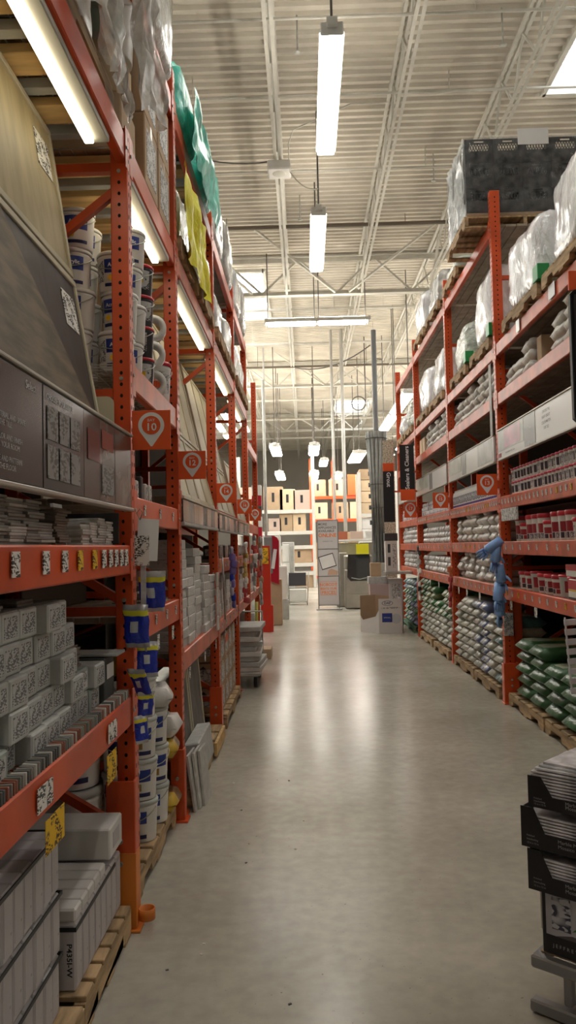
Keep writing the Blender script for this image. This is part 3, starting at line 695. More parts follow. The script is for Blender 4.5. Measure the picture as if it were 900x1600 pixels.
def pail(name, r, h, body, lid, label, handle=True, txt=None, txts=.03, lidh=.105, face=0):
    """body with lid, wire handle and wrap-around label; label = list of (z0, z1, a0, a1, material) in degrees, -90 faces the camera"""
    g = empty(name)
    MB().lathe([(0, .002), (r*.86, 0), (r*.88, .006), (r*.97, h*.80), (r*1.0, h*.84), (r*1.0, h*min(.87, 1-lidh-.01)), (r*.96, h*.88), (r*.96, h*.9)], 28).build('bucket_body', body, g)
    MB().lathe([(r*1.0, h*(1-lidh)), (r*1.035, h*(1-lidh+.005)), (r*1.035, h*.965), (r*.97, h), (r*.85, h), (r*.82, h*.975), (0, h*.975)], 28).build('lid', lid, g)
    for z0, z1, a0, a1, m in label:
        ra = r*(.88+.09*(z0/h)/.8)+.0012; rb = r*(.88+.09*(z1/h)/.8)+.0012
        MB().lathe([(ra, z0), (rb, z1)], 14, a0=math.radians(a0), a1=math.radians(a1)).build('label', m, g)
    if handle:
        pts = [(r*1.04*math.cos(t), -r*1.04*abs(math.sin(t))*.98, h*.82-h*.30*math.sin(t)) for t in [PI*i/12 for i in range(13)]]
        MB().tube(pts, .0028, 6).build('handle', STEEL, g)
    if txt: text(txt, txts, WHITEP, g, (0, 0, label[0][0]*.45+label[0][1]*.55), (0, 0, math.radians((label[0][2]+label[0][3])/2+90)), bold=.0006, bend=r*.97+.003)
    return snap(g)
def sack_mesh(L_, W_, H_, seed, ms=None, mats=None, nx=12, ny=8, amp=.18):
    """stuffed sack: L along Y, W along X"""
    mb = MB(); S = Vector((seed*7.3, seed*1.9, 0)); top = {}; bot = {}
    for i in range(nx+1):
        for j in range(ny+1):
            u = -1+2*i/nx; v = -1+2*j/ny
            t = max(0, (1-abs(u)**7)*(1-abs(v)**8))**.22
            n = noise.noise(Vector((u*1.6, v*1.6, 0))+S)*amp; n2 = noise.noise(Vector((u*1.6, v*1.6, 9))+S)*amp*.4
            y = u*L_/2*(1-.05*v*v); x = v*W_/2*(1-.06*u*u)+n2*W_*.15
            zt = H_*.42+H_*(.56*t)*(1+n); zb = H_*.42-H_*.42*min(1, t*1.15)*(1+n2*.3)
            top[i, j] = len(mb.v); mb.v.append((x, y, zt))
            if i in (0, nx) or j in (0, ny): bot[i, j] = top[i, j]
            else: bot[i, j] = len(mb.v); mb.v.append((x, y, max(0, zb)))
    for i in range(nx):
        for j in range(ny):
            m = 0
            if ms: m = ms(-1+2*(i+.5)/nx, -1+2*(j+.5)/ny)
            mb.face([top[i, j], top[i, j+1], top[i+1, j+1], top[i+1, j]], m, True)
            q = [bot[i, j], bot[i+1, j], bot[i+1, j+1], bot[i, j+1]]
            if len(set(q)) > 2: mb.face(list(dict.fromkeys(q)), m, True)
    return mb
def sack_proto(name, L_, W_, H_, seed, mats, ms=None, amp=.18):
    o = sack_mesh(L_, W_, H_, seed, ms, amp=amp).build(name, mats); o['_used'] = 0; KIDS[o.name] = []; return o
def pallet(loc, wx, ly, label, rz=0, mat=None, parent=None, name='wooden_pallet'):
    """stringers along Y seen from the aisle; returns the root"""
    m = mat or WOOD; r = empty(name, loc, rz, label, 'pallet') if parent is None else empty_child(parent, 'pallet_base', loc)
    n = 6
    for i in range(n):
        y = -ly/2+ly*(i+.5)/n; MB().cbox(-wx/2, wx/2, y-ly/n*.40, y+ly/n*.40, .104, .124, .003).build('top_board', m, r)
    for x in (-wx/2+.02, 0, wx/2-.02):
        mb = MB()
        mb.prism([(-ly/2, .020), (-ly/2, .104), (ly/2, .104), (ly/2, .020), (ly/2-.14, .020), (ly/2-.16, .06), (.20, .06), (.18, .02), (-.18, .02), (-.20, .06), (-ly/2+.16, .06), (-ly/2+.14, .02)][::-1], 'X', x-.019, x+.019)
        mb.build('stringer', m, r)
    for y in (-ly/2+.06, 0, ly/2-.06): MB().cbox(-wx/2, wx/2, y-.05, y+.05, 0, .020, .003).build('bottom_board', m, r)
    return r
def empty_child(parent, name, loc=(0, 0, 0)):
    o = bpy.data.objects.new(name, None); col.objects.link(o); o.parent = parent; o.location = loc; o.empty_display_size = .05; return o
def lump(dx, dy, dz, seed, amp=.03, n=12, k=7, freq=3.2, aniso=1.0, sag_=.0, flat_bottom=True):
    """rounded lumpy block, origin at centre of base"""
    mb = MB(); idx = {}
    def vert(p):
        key = tuple(round(c, 5) for c in p)
        if key in idx: return idx[key]
        q = Vector(p); s_ = (abs(q.x)**k+abs(q.y)**k+abs(q.z)**k)**(1/k); q = q/s_
        P = Vector((q.x*dx/2, q.y*dy/2, q.z*dz/2)); nn = Vector((q.x/dx, q.y/dy, q.z/dz)).normalized()
        f = noise.noise(Vector((P.x*freq, P.y*freq, P.z*freq*aniso))+Vector((seed*3.1, seed, 0)))+.5*noise.noise(Vector((P.x*freq*3, P.y*freq*3, P.z*freq*3*aniso))+Vector((seed, 0, seed)))
        P += nn*f*amp
        P.z += dz/2
        if flat_bottom and P.z < 0: P.z = 0
        idx[key] = len(mb.v); mb.v.append(tuple(P)); return idx[key]
    for ax in range(3):
        for sgn in (-1, 1):
            for i in range(n):
                for j in range(n):
                    q = []
                    for a, b in ((0, 0), (1, 0), (1, 1), (0, 1)):
                        p = [0, 0, 0]; p[ax] = sgn; p[(ax+1) % 3] = -1+2*(i+a)/n; p[(ax+2) % 3] = -1+2*(j+b)/n; q.append(vert(p))
                    mb.face(q if sgn > 0 else q[::-1], 0, True)
    return mb
def wrapped(loc, dx, dy, dz, label, seed, mat=None, with_pallet=True, amp=.035, green=False, group=None, k=7, inner=None, name='wrapped_pallet', cat='wrapped pallet', freq=3.2, skirt=None):
    r = empty(name, loc, 0, label, cat, group); z = 0
    if with_pallet:
        p = pallet((0, 0, 0), dx, dy, None, parent=r); z = .126
        # children of the pallet base are sub-parts
    o = lump(dx-2*amp, dy-2*amp, dz-z-amp, seed, amp, k=k, freq=freq).build('wrapped_load', mat or WRAP, r, (0, 0, z))
    if inner:
        o.scale = (1.012, 1.012, 1.01)
    if green:
        for sx in (-1, 1):
            MB().cbox(-.05, .05, -.07, .07, 0, .13, .004).build('green_corner_block', M('green_plastic', (.02, .30, .08), .4), r, (sx*(dx/2-.045), -dy/2+.02, z-.02 if 0 else z))
    if skirt: MB().cbox(-dx/2-.005, dx/2+.005, -dy/2-.005, dy/2+.005, z, z+.05, .004).build('tray', skirt, r)
    return r

# ------------------------------------------------------------------ left rack, nearest bay: floor pallets
pallet((-1.265, 1.96, 0), 1.02, 1.30, 'worn wooden pallet on the floor under the tall stack of white cartons, lower left')
pallet((-1.25, 2.97, 0), .98, .68, 'wooden pallet on the floor next to the BAY 10 post, carrying few cartons')
slab = carton('long_carton', .40, .078, .185, LILACC, tape=False)
PR = printed('tiny_mark_print', (.52, .49, .50), (.12, .11, .13), 26, .62)
MB().box(.2, .2012, -.03, .03, .02, .165).build("printed_mark", PR, slab); snap(slab)
LAY = ['bottom', 'second', 'third', 'top']
for l in range(3):
    for i in range(15):
        y = 1.40+i*.0795
        place(slab, (-1.018+random.uniform(-.004, .004), y, .126+l*.193), label='white upright carton, %s layer of the near floor stack, %s from its far end' % (('bottom', 'middle', 'top')[l], ORD[14-i]), cat='carton', group='white cartons in the near floor stack')
    for z in (.126+l*.193+.172,):
        pass
SM = M('strap_black', (.02, .02, .022), .45)
for l in range(3):
    z = .126+l*.193
    o = MB(); 
    o.box(-.815, -.811, 1.35, 2.562, z+.174, z+.186); o.box(-1.22, -.811, 2.558, 2.562, z+.174, z+.186)
    tag(o.build('strap', SM), 'thin black strap round the %s layer of the near white carton stack' % ('bottom', 'middle', 'top')[l], 'strap')
for i in range(8):
    y = 2.70+i*.0795; k_ = place(slab, (-1.0, y, .126), label='white upright carton on the second floor pallet, %s from the camera' % ORD[i], cat='carton', group='white cartons on the second floor pallet')
    k_.scale = (1, 1, 1.22)
for i in range(5):
    q_ = [o for o in col.objects if o.name.startswith('long_carton') and abs(o.location.y-(2.70+i*.0795)) < .001 and abs(o.location.x+1.0) < .001][-1]
    MB().cbox(-.2, .2, -.038, .038, 0, .037, .006).build('carton_lid', WHITEC, q_, (0, 0, .186))['label'] = 'white folded lid'
tag(MB().box(-1.21, -.797, 2.656, 2.659, .325, .339).box(-.799, -.796, 2.656, 3.20, .325, .339).build('strap', SM), 'black strap round the low white cartons on the second pallet', 'strap')
text('P435I-W', .025, BLKI, None, (-.835, 2.6595, .24), (PI/2, PI/2, 0), bold=.0006).rotation_euler = (PI/2, PI/2, 0)
pt = [o for o in col.objects if o.name.startswith('lettering') and not o.parent][-1]; first = [o for o in col.objects if o.name.startswith('long_carton') and abs(o.location.y-2.70) < .001 and abs(o.location.z-.126) < .01][-1]
pt.parent = first; pt.location = (.178, -.0396, .085); pt.scale = (1, 1, 1/1.22)
big = carton('flat_carton', .44, .20, .12, WHITEC, tape=False, print_mat=None)
place(big, (-1.005, 3.17, .396), label='flat white carton lying across the low cartons beside the BAY 10 post', cat='carton')
MB().box(.22, .2212, -.05, .05, .03, .09).build('printed_mark', PR, big)

# tile boxes on the waist-high shelf
tb = carton('tile_box', .30, .142, .090, GREYC, tape=False, print_mat=BARC)
tg = carton('tile_box', .30, .142, .090, GREYC2, tape=False, print_mat=INKT)
ys = [1.94+i*.1465 for i in range(9)]; hts = [5, 5, 5, 5, 5, 5, 4, 2, 2]; pr = [[0, 1, 0, 0, 1], [1, 0, 1, 1, 0], [0, 1, 1, 0, 0], [1, 1, 0, 0, 0], [1, 0, 0, 0, 1], [1, 0, 1, 0, 0], [0, 1, 0, 0], [0, 0], [0, 1]]
for c_, y in enumerate(ys):
    for l in range(hts[c_]):
        x = -.965-.03*(1-pr[c_][l])-random.uniform(0, .02)
        q = tg if (c_, l) in ((0, 0), (1, 1), (1, 0), (8, 0), (7, 1)) else tb
        if (c_, l) in ((0, 1),): continue
        place(q, (x, y+random.uniform(-.002, .002), .97+l*.0925), rz=random.uniform(-.02, .02), label='%s tile box on the waist-high shelf, %s layer, %s column' % ('green-grey' if q is tg else 'grey', ORD[l], ORD[c_]), cat='tile box', group='tile boxes on the waist-high shelf')
for c_, y in enumerate(ys[:7]):     # the row behind
    for l in range(5):
        place(tb, (-1.32, y, .97+l*.0925), label='grey tile box in the row behind, %s layer, %s column' % (ORD[l], ORD[c_]), cat='tile box', group='tile boxes behind on the waist-high shelf')
thin = [tile_proto('tile', .15, .148, .0085, m) for m in TILES]
def tile_stack(x, y, z, n, mat_i, where, jit=.006, g=None, sc_=None, slope=0):
    for i in range(n):
        k_ = mat_i if isinstance(mat_i, int) else random.choice(mat_i)
        place(thin[k_], (x+random.uniform(-jit, jit), y+random.uniform(-jit, jit), z+i*.0092*(sc_[2] if sc_ else 1)), rz=random.uniform(-.05, .05), label='thin %s tile in the stack %s' % (('grey', 'pale', 'taupe', 'slate', 'white')[k_], where), cat='tile', group=g or 'tiles in the stack '+where, sc_=sc_, parts=False)
tile_stack(-.93, 1.94, .97+.0925, 9, 2, 'between the grey tile boxes, waist-high shelf')
tile_stack(-.94, 2.12, 1.4325, 4, 0, 'on top of the near tile boxes', g='tiles on top of the near tile boxes')
tile_stack(-.96, 2.44, 1.4325, 2, 0, 'on top of the middle tile boxes', g='tiles on top of the middle tile boxes')
tile_stack(-.96, 2.965, 1.155, 9, 2, 'on the last short box column of the waist-high shelf')
mb = MB().cbox(-.17, .17, -.075, .075, 0, .19, .004); o = mb.build('open_tile_carton', M('carton_dark_slate', (.10, .11, .11), .6)); o.location = (-1.0, 3.272, .97); tag(o, 'dark open carton with papers at the end of the waist-high shelf', 'carton')
tag(MB().cbox(-.17, .2, -.07, .07, 0, .012, .002).build('carton_flap', M('flap_grey', (.45, .45, .44), .6), loc=(-.98, 3.272, 1.165)), 'grey flat lid resting on the dark open carton', 'lid')
tag(MB().cbox(0, .003, -.055, .055, 0, .06, .001).build('paper_slip', WHITEP, o, (.172, .0, .10)))
o2 = MB().cbox(-.05, .05, 0, .003, 0, .05, .001).build('paper_slip', M('paper_greenish', (.55, .60, .54), .7), o, (-.08, -.079, .13))
# strip mosaics standing along the shelf edge
lst = [tile_proto('edge_tile', .044, .010, .035, m) for m in (TILES[0], M('tile_rust', (.33, .12, .08), .5, ov=.2), TILES[1], M('tile_sage', (.20, .24, .21), .5, ov=.2), TILES[3])]
for i in range(78):
    place(random.choice(lst), (-.789, 1.72+i*.0212, .97), rz=random.uniform(-.25, .25), label='small edge tile standing in the row along the waist-high shelf edge', cat='edge tile', group='edge tiles along the waist-high shelf', parts=False)
# tile stacks on the eye-level shelf
for (y, n, mi, sx) in ((1.96, 7, 0, 1), (2.06, 15, 0, 1.1), (2.225, 15, [0, 1], .95), (2.37, 15, 0, .95), (2.51, 8, [0, 1], .9), (2.655, 14, 2, .95)):
    tile_stack(-.90, y, 1.62, n, mi, 'on the eye-level shelf, %.0f cm along' % 0 if 0 else {1.96: 'at the left picture edge of the eye-level shelf', 2.06: 'that is widest on the eye-level shelf', 2.225: 'third from the left on the eye-level shelf', 2.37: 'fourth from the left on the eye-level shelf', 2.51: 'low between two tall ones on the eye-level shelf', 2.655: 'of brown tiles on the eye-level shelf'}[y], jit=.009, sc_=(sx, .9, 1))
o = MB().cbox(-.006, .006, -.05, .05, 0, .15, .001).build('upright_tile', WHITEP, loc=(-.88, 2.80, 1.622)); o.rotation_euler = (0, -.12, 0); tag(o, 'white tile standing upright between the stacks on the eye-level shelf', 'tile')
for j, (y, n, mi) in enumerate(((2.80, 4, 4), (2.93, 8, [1, 4]), (3.05, 9, 4), (3.17, 11, [4, 1]), (3.285, 10, 4))):
    tile_stack(-.90 if j else -.97, y, 1.62, n, mi, ('left of the upright white tile', 'first of the white stacks, eye-level shelf', 'second of the white stacks, eye-level shelf', 'third of the white stacks, eye-level shelf', 'last white one by the BAY 10 post')[j], jit=.006, sc_=(1, .72, 1.1))
tg_m = MB(); ty = MB()
bm_ = R_['L0'][1][1.62]
for y, k_ in ((2.03, 0), (2.27, 0), (2.45, 0), (2.62, 1), (2.80, 1), (2.93, 0), (3.03, 0), (3.12, 0), (3.21, 0), (3.295, 0)):
    o = MB().box(.001, .004, -.028, .028, -.034, .034).build('price_tag', TAGY if k_ else TAGP, bm_, (0, y-.9, 1.568))
bm_ = R_['L0'][1][.97]
for y, ty_ in ((2.24, TAGP), (3.02, TAGP)):
    MB().box(.001, .004, y-.9-.06, y-.9+.07, .87, .94).build('price_tag', ty_, bm_)
def hang_tag(y, z, w_, h, mat, label, x=-.752, s=1):
    o = MB().cbox(0, s*.002, -w_/2, w_/2, -h, 0, .0005).build('price_card', mat, loc=(x, y, z)); return tag(o, label, 'price card')
hang_tag(2.31, .838, .17, .10, TAGY, 'yellow price card hanging below the beam over the white cartons')
hang_tag(2.98, .838, .14, .11, TAGY, 'yellow price card hanging near the BAY 10 post foot')

# ------------------------------------------------------------------ left rack, upper level goods
pallet((-1.28, 2.52, 3.46), 1.0, 1.5, 'wooden pallet on the upper left shelf near the camera')
tag(lump(.94, 1.42, .52, 3, .02).build('wrapped_load', M('brown_wrapped', (.26, .20, .14), .35, 0, .3, 4, .5), loc=(-1.28, 2.52, 3.586)), 'brown cartons under film on the upper left shelf near the camera', 'wrapped goods')
def drape(name, loc, L_, H_, seed, mat, label, out=.06, tears=True, ny=26, nz=16, slant=0):
    mb = MB(); S = Vector((seed*5.1, 0, seed)); g = {}
    for i in range(ny+1):
        for j in range(nz+1):
            u = i/ny; v = j/nz; hh = H_*(1+.35*noise.noise(Vector((u*4, 0, 0))+S)*(1 if tears else .2))
            x = out*(.4+noise.noise(Vector((u*6, v*2.5, 0))+S)*1.2+.5*noise.noise(Vector((u*16, v*6, 0))+S))
            g[i, j] = len(mb.v); mb.v.append((x, u*L_+slant*v+.03*noise.noise(Vector((v*5, u*3, 4))+S), -v*hh))
    for i in range(ny):
        for j in range(nz): mb.face([g[i, j], g[i, j+1], g[i+1, j+1], g[i+1, j]], 0, True)
    o = mb.build(name, mat, loc=loc); return tag(o, label, 'plastic film')
DR = film('loose_film', (.72, .70, .66), .62, .28, 7, .8)
drape('loose_film', (-.70, 2.45, 3.98), .42, .56, 4, DR, 'ragged torn plastic film hanging over the upper left beam, nearest', slant=.12)
drape('loose_film', (-.69, 2.95, 4.25), .62, .62, 9, DR, 'large crumpled plastic sheet hanging from the upper left shelf', out=.07, slant=.25)
drape('loose_film', (-.735, 3.02, 3.68), .26, .2, 13, DR, 'small torn film strip at the upper left beam above the strip light', slant=.1, out=.03)
WP = pail('white_bucket', .15, .37, WHITE, WHITE, [(.08, .25, -130, -40, M('label_palegreen', (.45, .6, .55), .5))], handle=True)
wc = carton('brown_carton', .44, .34, .36, CARD, print_mat=INKT, arrows=True)
c2 = carton('brown_carton', .36, .30, .26, CARD2, print_mat=None, arrows=False)
place(c2, (-.985, 3.66, 3.46), label='brown carton on the upper left shelf just behind the torn plastic', cat='carton')
place(c2, (-1.0, 3.66, 3.722), label='brown carton under the white bucket on the upper left shelf', cat='carton')
place(WP, (-.93, 3.72, 3.984), label='white bucket with pale label on the upper left shelf', cat='bucket')
for i, (y, z) in enumerate(((4.02, 3.46), (4.02, 3.822), (4.40, 3.46), (4.40, 3.822))): place(wc, (-.985, y, z), label='tall brown carton, upper left shelf before the yellow wrap, %s' % ('near lower', 'near upper', 'far lower', 'far upper')[i], cat='carton')
wrapped((-1.22, 5.26, 3.46), .96, .84, .56, 'white wrapped bundle on the upper left shelf beneath the yellow film', 21, amp=.03)
drape('yellow_film', (-.712, 4.68, 3.99), 1.05, .50, 5, YELW, 'bright yellow film hanging down over the upper left shelf goods', out=.035, slant=.25, tears=False)
for i, (y, dz) in enumerate(((6.16, .60), (7.30, .55), (8.20, .60), (9.30, .55), (10.16, .6))):
    wrapped((-1.22, y, 3.46), .98, .82, dz, 'white wrapped pallet on the upper left shelf, %s beyond the yellow film' % ORD[i], 30+i, amp=.04, group='white wrapped pallets on the upper left shelf')
CL = M('clear_wrap_goods', (.40, .39, .36), .18, 0, .5, 6, .9, bscale=14)
tops = [(3.55, .9, .62, CL, 'clear film wrapped goods with paper on the top left shelf'), (4.35, .6, .58, WRAP, 'white film wrapped goods before the teal wrap on the top left shelf'), (5.28, .85, .42, TEAL, 'teal wrapped bundle on the top left shelf, nearer'),
        (6.22, .85, .38, TEAL, 'teal wrapped bundle on the top left shelf, farther'), (7.27, .8, .48, WRAP, 'white wrapped bundle beyond the teal ones on the top left shelf'), (8.2, .9, .62, CL, 'clear wrapped goods bulging over the top left beam'), (9.3, .85, .50, WRAP, 'white wrapped bundle by the skylight on the top left shelf'), (10.17, .75, .66, CL, 'farthest clear wrapped goods on the top left shelf')]
for i, (y, dy, dz, m_, lb) in enumerate(tops): wrapped((-1.19, y, 4.40), .98, dy, dz, lb, 50+i, mat=m_, with_pallet=False, amp=.035, name='wrapped_bundle', cat='wrapped goods', k=9)
drape('teal_film', (-.69, 5.1, 4.72), 1.5, .44, 8, TEAL, 'loose teal film hanging over the top left beam', out=.03, tears=False)
tag(MB().cbox(-.5, .5, -1.2, 1.2, 0, .45, .02).build('dark_carton_stack', DARKC, loc=(-1.35, 2.3, 4.40)), 'dark cartons on the top left shelf at the picture edge', 'carton')

# ------------------------------------------------------------------ left rack, BAY 10 to BAY 12: pails and small goods
LB = [(.085, .150, -118, -42, BLUE), (.02, .036, -118, -42, NAVY), (.045, .145, -165, -122, INKT)]
gp = pail('white_pail', .087, .19, WHITE, WHITE, LB, txt='Acrylic', txts=.026)
MB().lathe([(0, 0), (.014, 0)], 12).build('yellow_dot', YEL, gp); d_ = [o for o in col.objects if o.name.startswith('yellow_dot')][-1]; d_.rotation_euler = (PI/2, 0, 0); d_.location = (-.008, -.0855, .060); snap(gp)
n = 0
for cx, cy, nm in ((-1.075, 3.66, 'column next to the sample board'), (-.885, 3.72, 'column behind the BAY 10 post'), (-1.10, 3.88, 'column behind the sample board'), (-.885, 3.92, 'second column behind the BAY 10 post')):
    for l in range(4):
        if (l == 3 and cy == 3.72): continue
        place(gp, (cx+(.012 if l % 2 else -.006), cy, 2.45+l*.192), rz=(.12, -.35, .05, .1)[l], label='white pail with blue label, %s tier, %s' % (ORD[l], nm), cat='pail', group='white pails above the BAY 10 sign')
bp_ = pail('black_pail', .078, .165, M('pail_black', (.03, .03, .035), .35), REDL, [(.03, .13, -130, -30, printed('pail_print', (.50, .50, .50), (.03, .03, .03), 30, .4)), (.06, .09, -100, -60, YEL)])
for l in range(4): place(bp_, (-.865, 4.13, 2.45+l*.167), rz=(.1, -.3, .2, 0)[l], label='black pail with red lid, %s tier behind the BAY 10 post' % ORD[l], cat='pail', group='black pails behind the BAY 10 post')
oc = carton('orange_lit_carton', .30, .28, .33, CARD, print_mat=None, arrows=True)
place(oc, (-1.13, 4.40, 2.45), label='brown carton below the arrow carton behind the tape rings', cat='carton'); place(oc, (-1.13, 4.40, 2.782), label='brown carton with two black arrows above the BAY 12 sign', cat='carton')
mb = MB(); mb.lathe([(.045, -.022), (.078, -.022), (.078, .022), (.045, .022), (.045, -.022)], 24)
ring = mb.build('white_roll', WHITE); ring['_used'] = 0; KIDS[ring.name] = []
for i, (y, z) in enumerate(((4.36, 2.53), (4.33, 2.69), (4.37, 2.85))): place(ring, (-.84, y, z), rot=(PI/2-.15, 0, .2), label='white plastic roll standing on edge beside the brown cartons, %s' % ('lowest', 'middle', 'topmost')[i], cat='roll', parts=False)
rb = pail('red_lid_bucket', .105, .25, WHITE, REDL, [(.06, .19, -150, -30, INKT), (.09, .16, -100, -55, SIGNO)])
place(rb, (-.88, 4.585, 2.45), rz=.3, label='white bucket with dark red lid and orange label above the BAY 12 sign', cat='bucket')
# dark small boxes at eye level
db = carton('small_dark_box', .12, .05, .14, DARKC, tape=False, print_mat=None); wb = carton('small_pale_box', .12, .045, .11, WHITEC, tape=False, print_mat=INKT)
for i, (y, q) in enumerate(((3.62, db), (3.70, db), (3.80, db), (3.92, wb), (4.03, db), (4.15, wb), (4.26, wb))): place(q, (-.90, y, 1.84), rz=random.uniform(-.1, .1), label='small %s box on the shelf below the BAY 10 sign, %s from its post' % ('dark' if q is db else 'pale', ORD[i]), cat='box')
tag(MB().cbox(-.012, 0, 0, 1.05, 0, .5, .003).build('cream_board', CREAM, loc=(-1.2, 3.56, 1.84)), 'plain cream board standing behind the small boxes below BAY 10', 'board')
tag(MB().cbox(-.012, 0, 0, 1.05, 0, .42, .003).build('cardboard_sheet', M('brown_dark_card', (.13, .10, .08), .8), loc=(-1.3, 3.56, 1.30)), 'dark brown cardboard sheet behind the tiles between BAY 10 and BAY 12', 'board')
for j, (y, n_, mi) in enumerate(((4.0, 9, [1, 3]), (4.22, 12, [0, 1]), (4.44, 10, [1, 4]))): tile_stack(-.90, y, 1.30, n_, mi, ('behind the blue bags', 'right of the blue bags', 'nearest the BAY 12 post at elbow height')[j], jit=.012)
for i, y in enumerate((3.95, 4.38)): hang_tag(y, 1.17, .06, .075, TAGP, 'white price card hanging under the low beam before the BAY 12 post, %s' % ('left', 'right')[i])
tag(MB().cbox(-.5, .0, 0, .9, 0, .10, .01).build('flat_carton', GREYC2, loc=(-.84, 3.62, .90)), 'flat grey carton pile behind the blue bag strip', 'carton') if 0 else None
# bags and buckets on the floor
pallet((-1.26, 4.10, 0), .94, 1.05, 'wooden pallet on the floor under the white paint buckets')
LB5 = [(.12, .235, -135, -45, NAVY), (.03, .055, -135, -45, NAVY), (.07, .105, -100, -82, YEL), (.05, .22, -200, -142, INKT)]
fb = pail('paint_bucket', .088, .205, WHITE, M('lid_greygreen', (.48, .50, .48), .4), [(.095, .155, -128, -36, BLUE), (.02, .04, -128, -36, NAVY), (.05, .085, -90, -70, M('dot_bronze', (.35, .2, .05), .5))])
for cx, cy, lv, nm in ((-.915, 3.80, 4, 'left column beside the BAY 10 post'), (-.875, 4.05, 4, 'middle column'), (-.865, 4.32, 3, 'right column')):
    for l in range(lv):
        place(fb, (cx, cy, .126+l*.207-(0 if 1 else 0)), rz=random.uniform(-.5, .3), label='white paint bucket, blue label, %s tier of the %s' % (ORD[l], nm), cat='bucket', group='paint buckets on the floor pallet')
bb5 = pail('large_bucket', .145, .36, WHITE, M('lid_greygreen2', (.48, .50, .48), .4), LB5)
for i, (x, l) in enumerate(((-1.14, 0), (-1.14, 1), (-1.48, 0), (-1.48, 1))): place(bb5, (x, 3.76, .126+l*.364), rz=.1, label='large white bucket with navy label behind the orange brace, %s' % ('lower front', 'upper front', 'lower back', 'upper back')[i], cat='bucket')
wbag = sack_proto('white_print_bag', .34, .30, .10, 2, [M('bag_white', (.68, .66, .64), .35, 0, .08, 8, .4, bscale=20), INKT], ms=lambda u, v: 1 if abs(u) < .5 and abs(v) < .6 else 0)
place(wbag, (-.90, 4.34, .752), rz=.2, label='white printed bag lying on top of the right bucket column', cat='bag', parts=False)
ybag = sack_proto('yellow_brown_bag', .26, .24, .09, 5, [M('bag_brown', (.22, .13, .07), .4, 0, .2, 8, .4), M('bag_ochre', (.55, .36, .04), .45, 0, .2, 9, .4)], ms=lambda u, v: 1 if u < -.1 else 0)
place(ybag, (-.87, 4.52, .126+.30), rz=.1, label='brown bag with yellow end stuffed beside the buckets, lower', cat='bag', parts=False)
place(ybag, (-.95, 4.10, .957), rz=-.1, label='brown bag with yellow end under the white printed bag', cat='bag', parts=False)
for l in range(1): 
    k_ = place(ybag, (-.87, 4.53, .126+l*.096), label='brown bag at the foot of the pile beside the buckets, %s' % ORD[l], cat='bag', parts=False)
place(wbag, (-.875, 4.545, .53), rz=-.1, sc_=(.9, .55, 1.2), label='pale printed bag wedged against the BAY 12 post', cat='bag', parts=False)
# blue bag strips and paper pads clipped to the post
def blue_bag(loc, rz, tilt, label, sc_=1):
    g = empty('blue_bag', loc, rz, label, 'bag', 'blue bags clipped by the BAY 10 post'); g.rotation_euler = (tilt, 0, rz); g.scale = (sc_,)*3
    mb = MB(); nx, ny = 10, 8; ix = {}
    for side in (0, 1):
        for i in range(nx+1):
            for j in range(ny+1):
                u = -1+2*i/nx; v = -1+2*j/ny; t = max(0, (1-u**4)*(1-v**4))**.5
                y = (-1 if side == 0 else 1)*.019*t*(1+.5*noise.noise(Vector((u*2+rz*9, v*2, side+tilt*7))))
                ix[side, i, j] = len(mb.v); mb.v.append((u*.056*(1+.05*v)+.006*noise.noise(Vector((v*2, u, rz*5))), y+.008*noise.noise(Vector((u*2.5, v*2.5, rz*3))), v*.096*(1+.04*noise.noise(Vector((u*2, 0, rz*4))))))
    for side in (0, 1):
        for i in range(nx):
            for j in range(ny):
                m = 1 if j in (0, ny-1) else (2 if (i in (3, 4, 5) and j in (3, 4)) else 0)
                if j == ny-2: m = 3
                q = [ix[side, i, j], ix[side, i+1, j], ix[side, i+1, j+1], ix[side, i, j+1]]; mb.face(q if side == 0 else q[::-1], m, True)
    mb.build('pouch', [BLUEB, M('bag_silver', (.50, .50, .52), .25, .3, .2, 9, .5), M('bag_label_pale', (.55, .58, .62), .4), M('bag_yellow_top', (.72, .68, .05), .35)], g)
    return g
for i, (x, y, z, rz, t) in enumerate(((-.690, 3.50, 1.41, .15, .25), (-.735, 3.37, 1.27, -.1, .1), (-.700, 3.42, 1.12, .3, -.15), (-.72, 3.36, 1.03, -.35, .5), (-.705, 3.39, .93, .5, .2), (-.72, 3.37, .83, .9, -.1))):
    blue_bag((x, y, z), rz, t, 'blue bag in the strip beside the BAY 10 post, %s from the top' % ORD[i], (1.0, .98, .8, .75, .62, .62)[i])
tag(MB().cbox(-.012, .012, -.004, .0, 0, .78, .001).build('merchandise_strip', film('clear_strip', (.7, .7, .72), .5), loc=(-.712, 3.415, .80)), 'clear hanging strip that holds the blue bags', 'display strip')
mb = MB()
for k_ in range(5): mb.cbox(-.037-.002*k_, .04+.002*k_, -.004*k_-.003, -.004*k_, -.17-.004*k_, 0, .0006)
pd = mb.build('paper_pad', WHITEP, loc=(-.70, 3.47, 1.735)); pd.rotation_euler = (0, .06, .35); tag(pd, 'thick pad of white papers hanging on the BAY 10 post', 'paper pad')
pc = MB().cbox(-.032, .032, -.002, 0, -.13, 0, .0005).build('info_card', TAGP, loc=(-.712, 3.392, 1.66)); tag(pc, 'white printed card hanging before the paper pad on the BAY 10 post', 'card')
mb = MB().tube([(0, 0, 0), (.012, 0, .03), (.0, 0, .05), (-.014, 0, .03), (0, 0, 0)], .0025, 6); tag(mb.build('binder_ring', STEEL, loc=(-.72, 3.40, 1.73)), 'metal ring holding the papers on the BAY 10 post', 'ring')

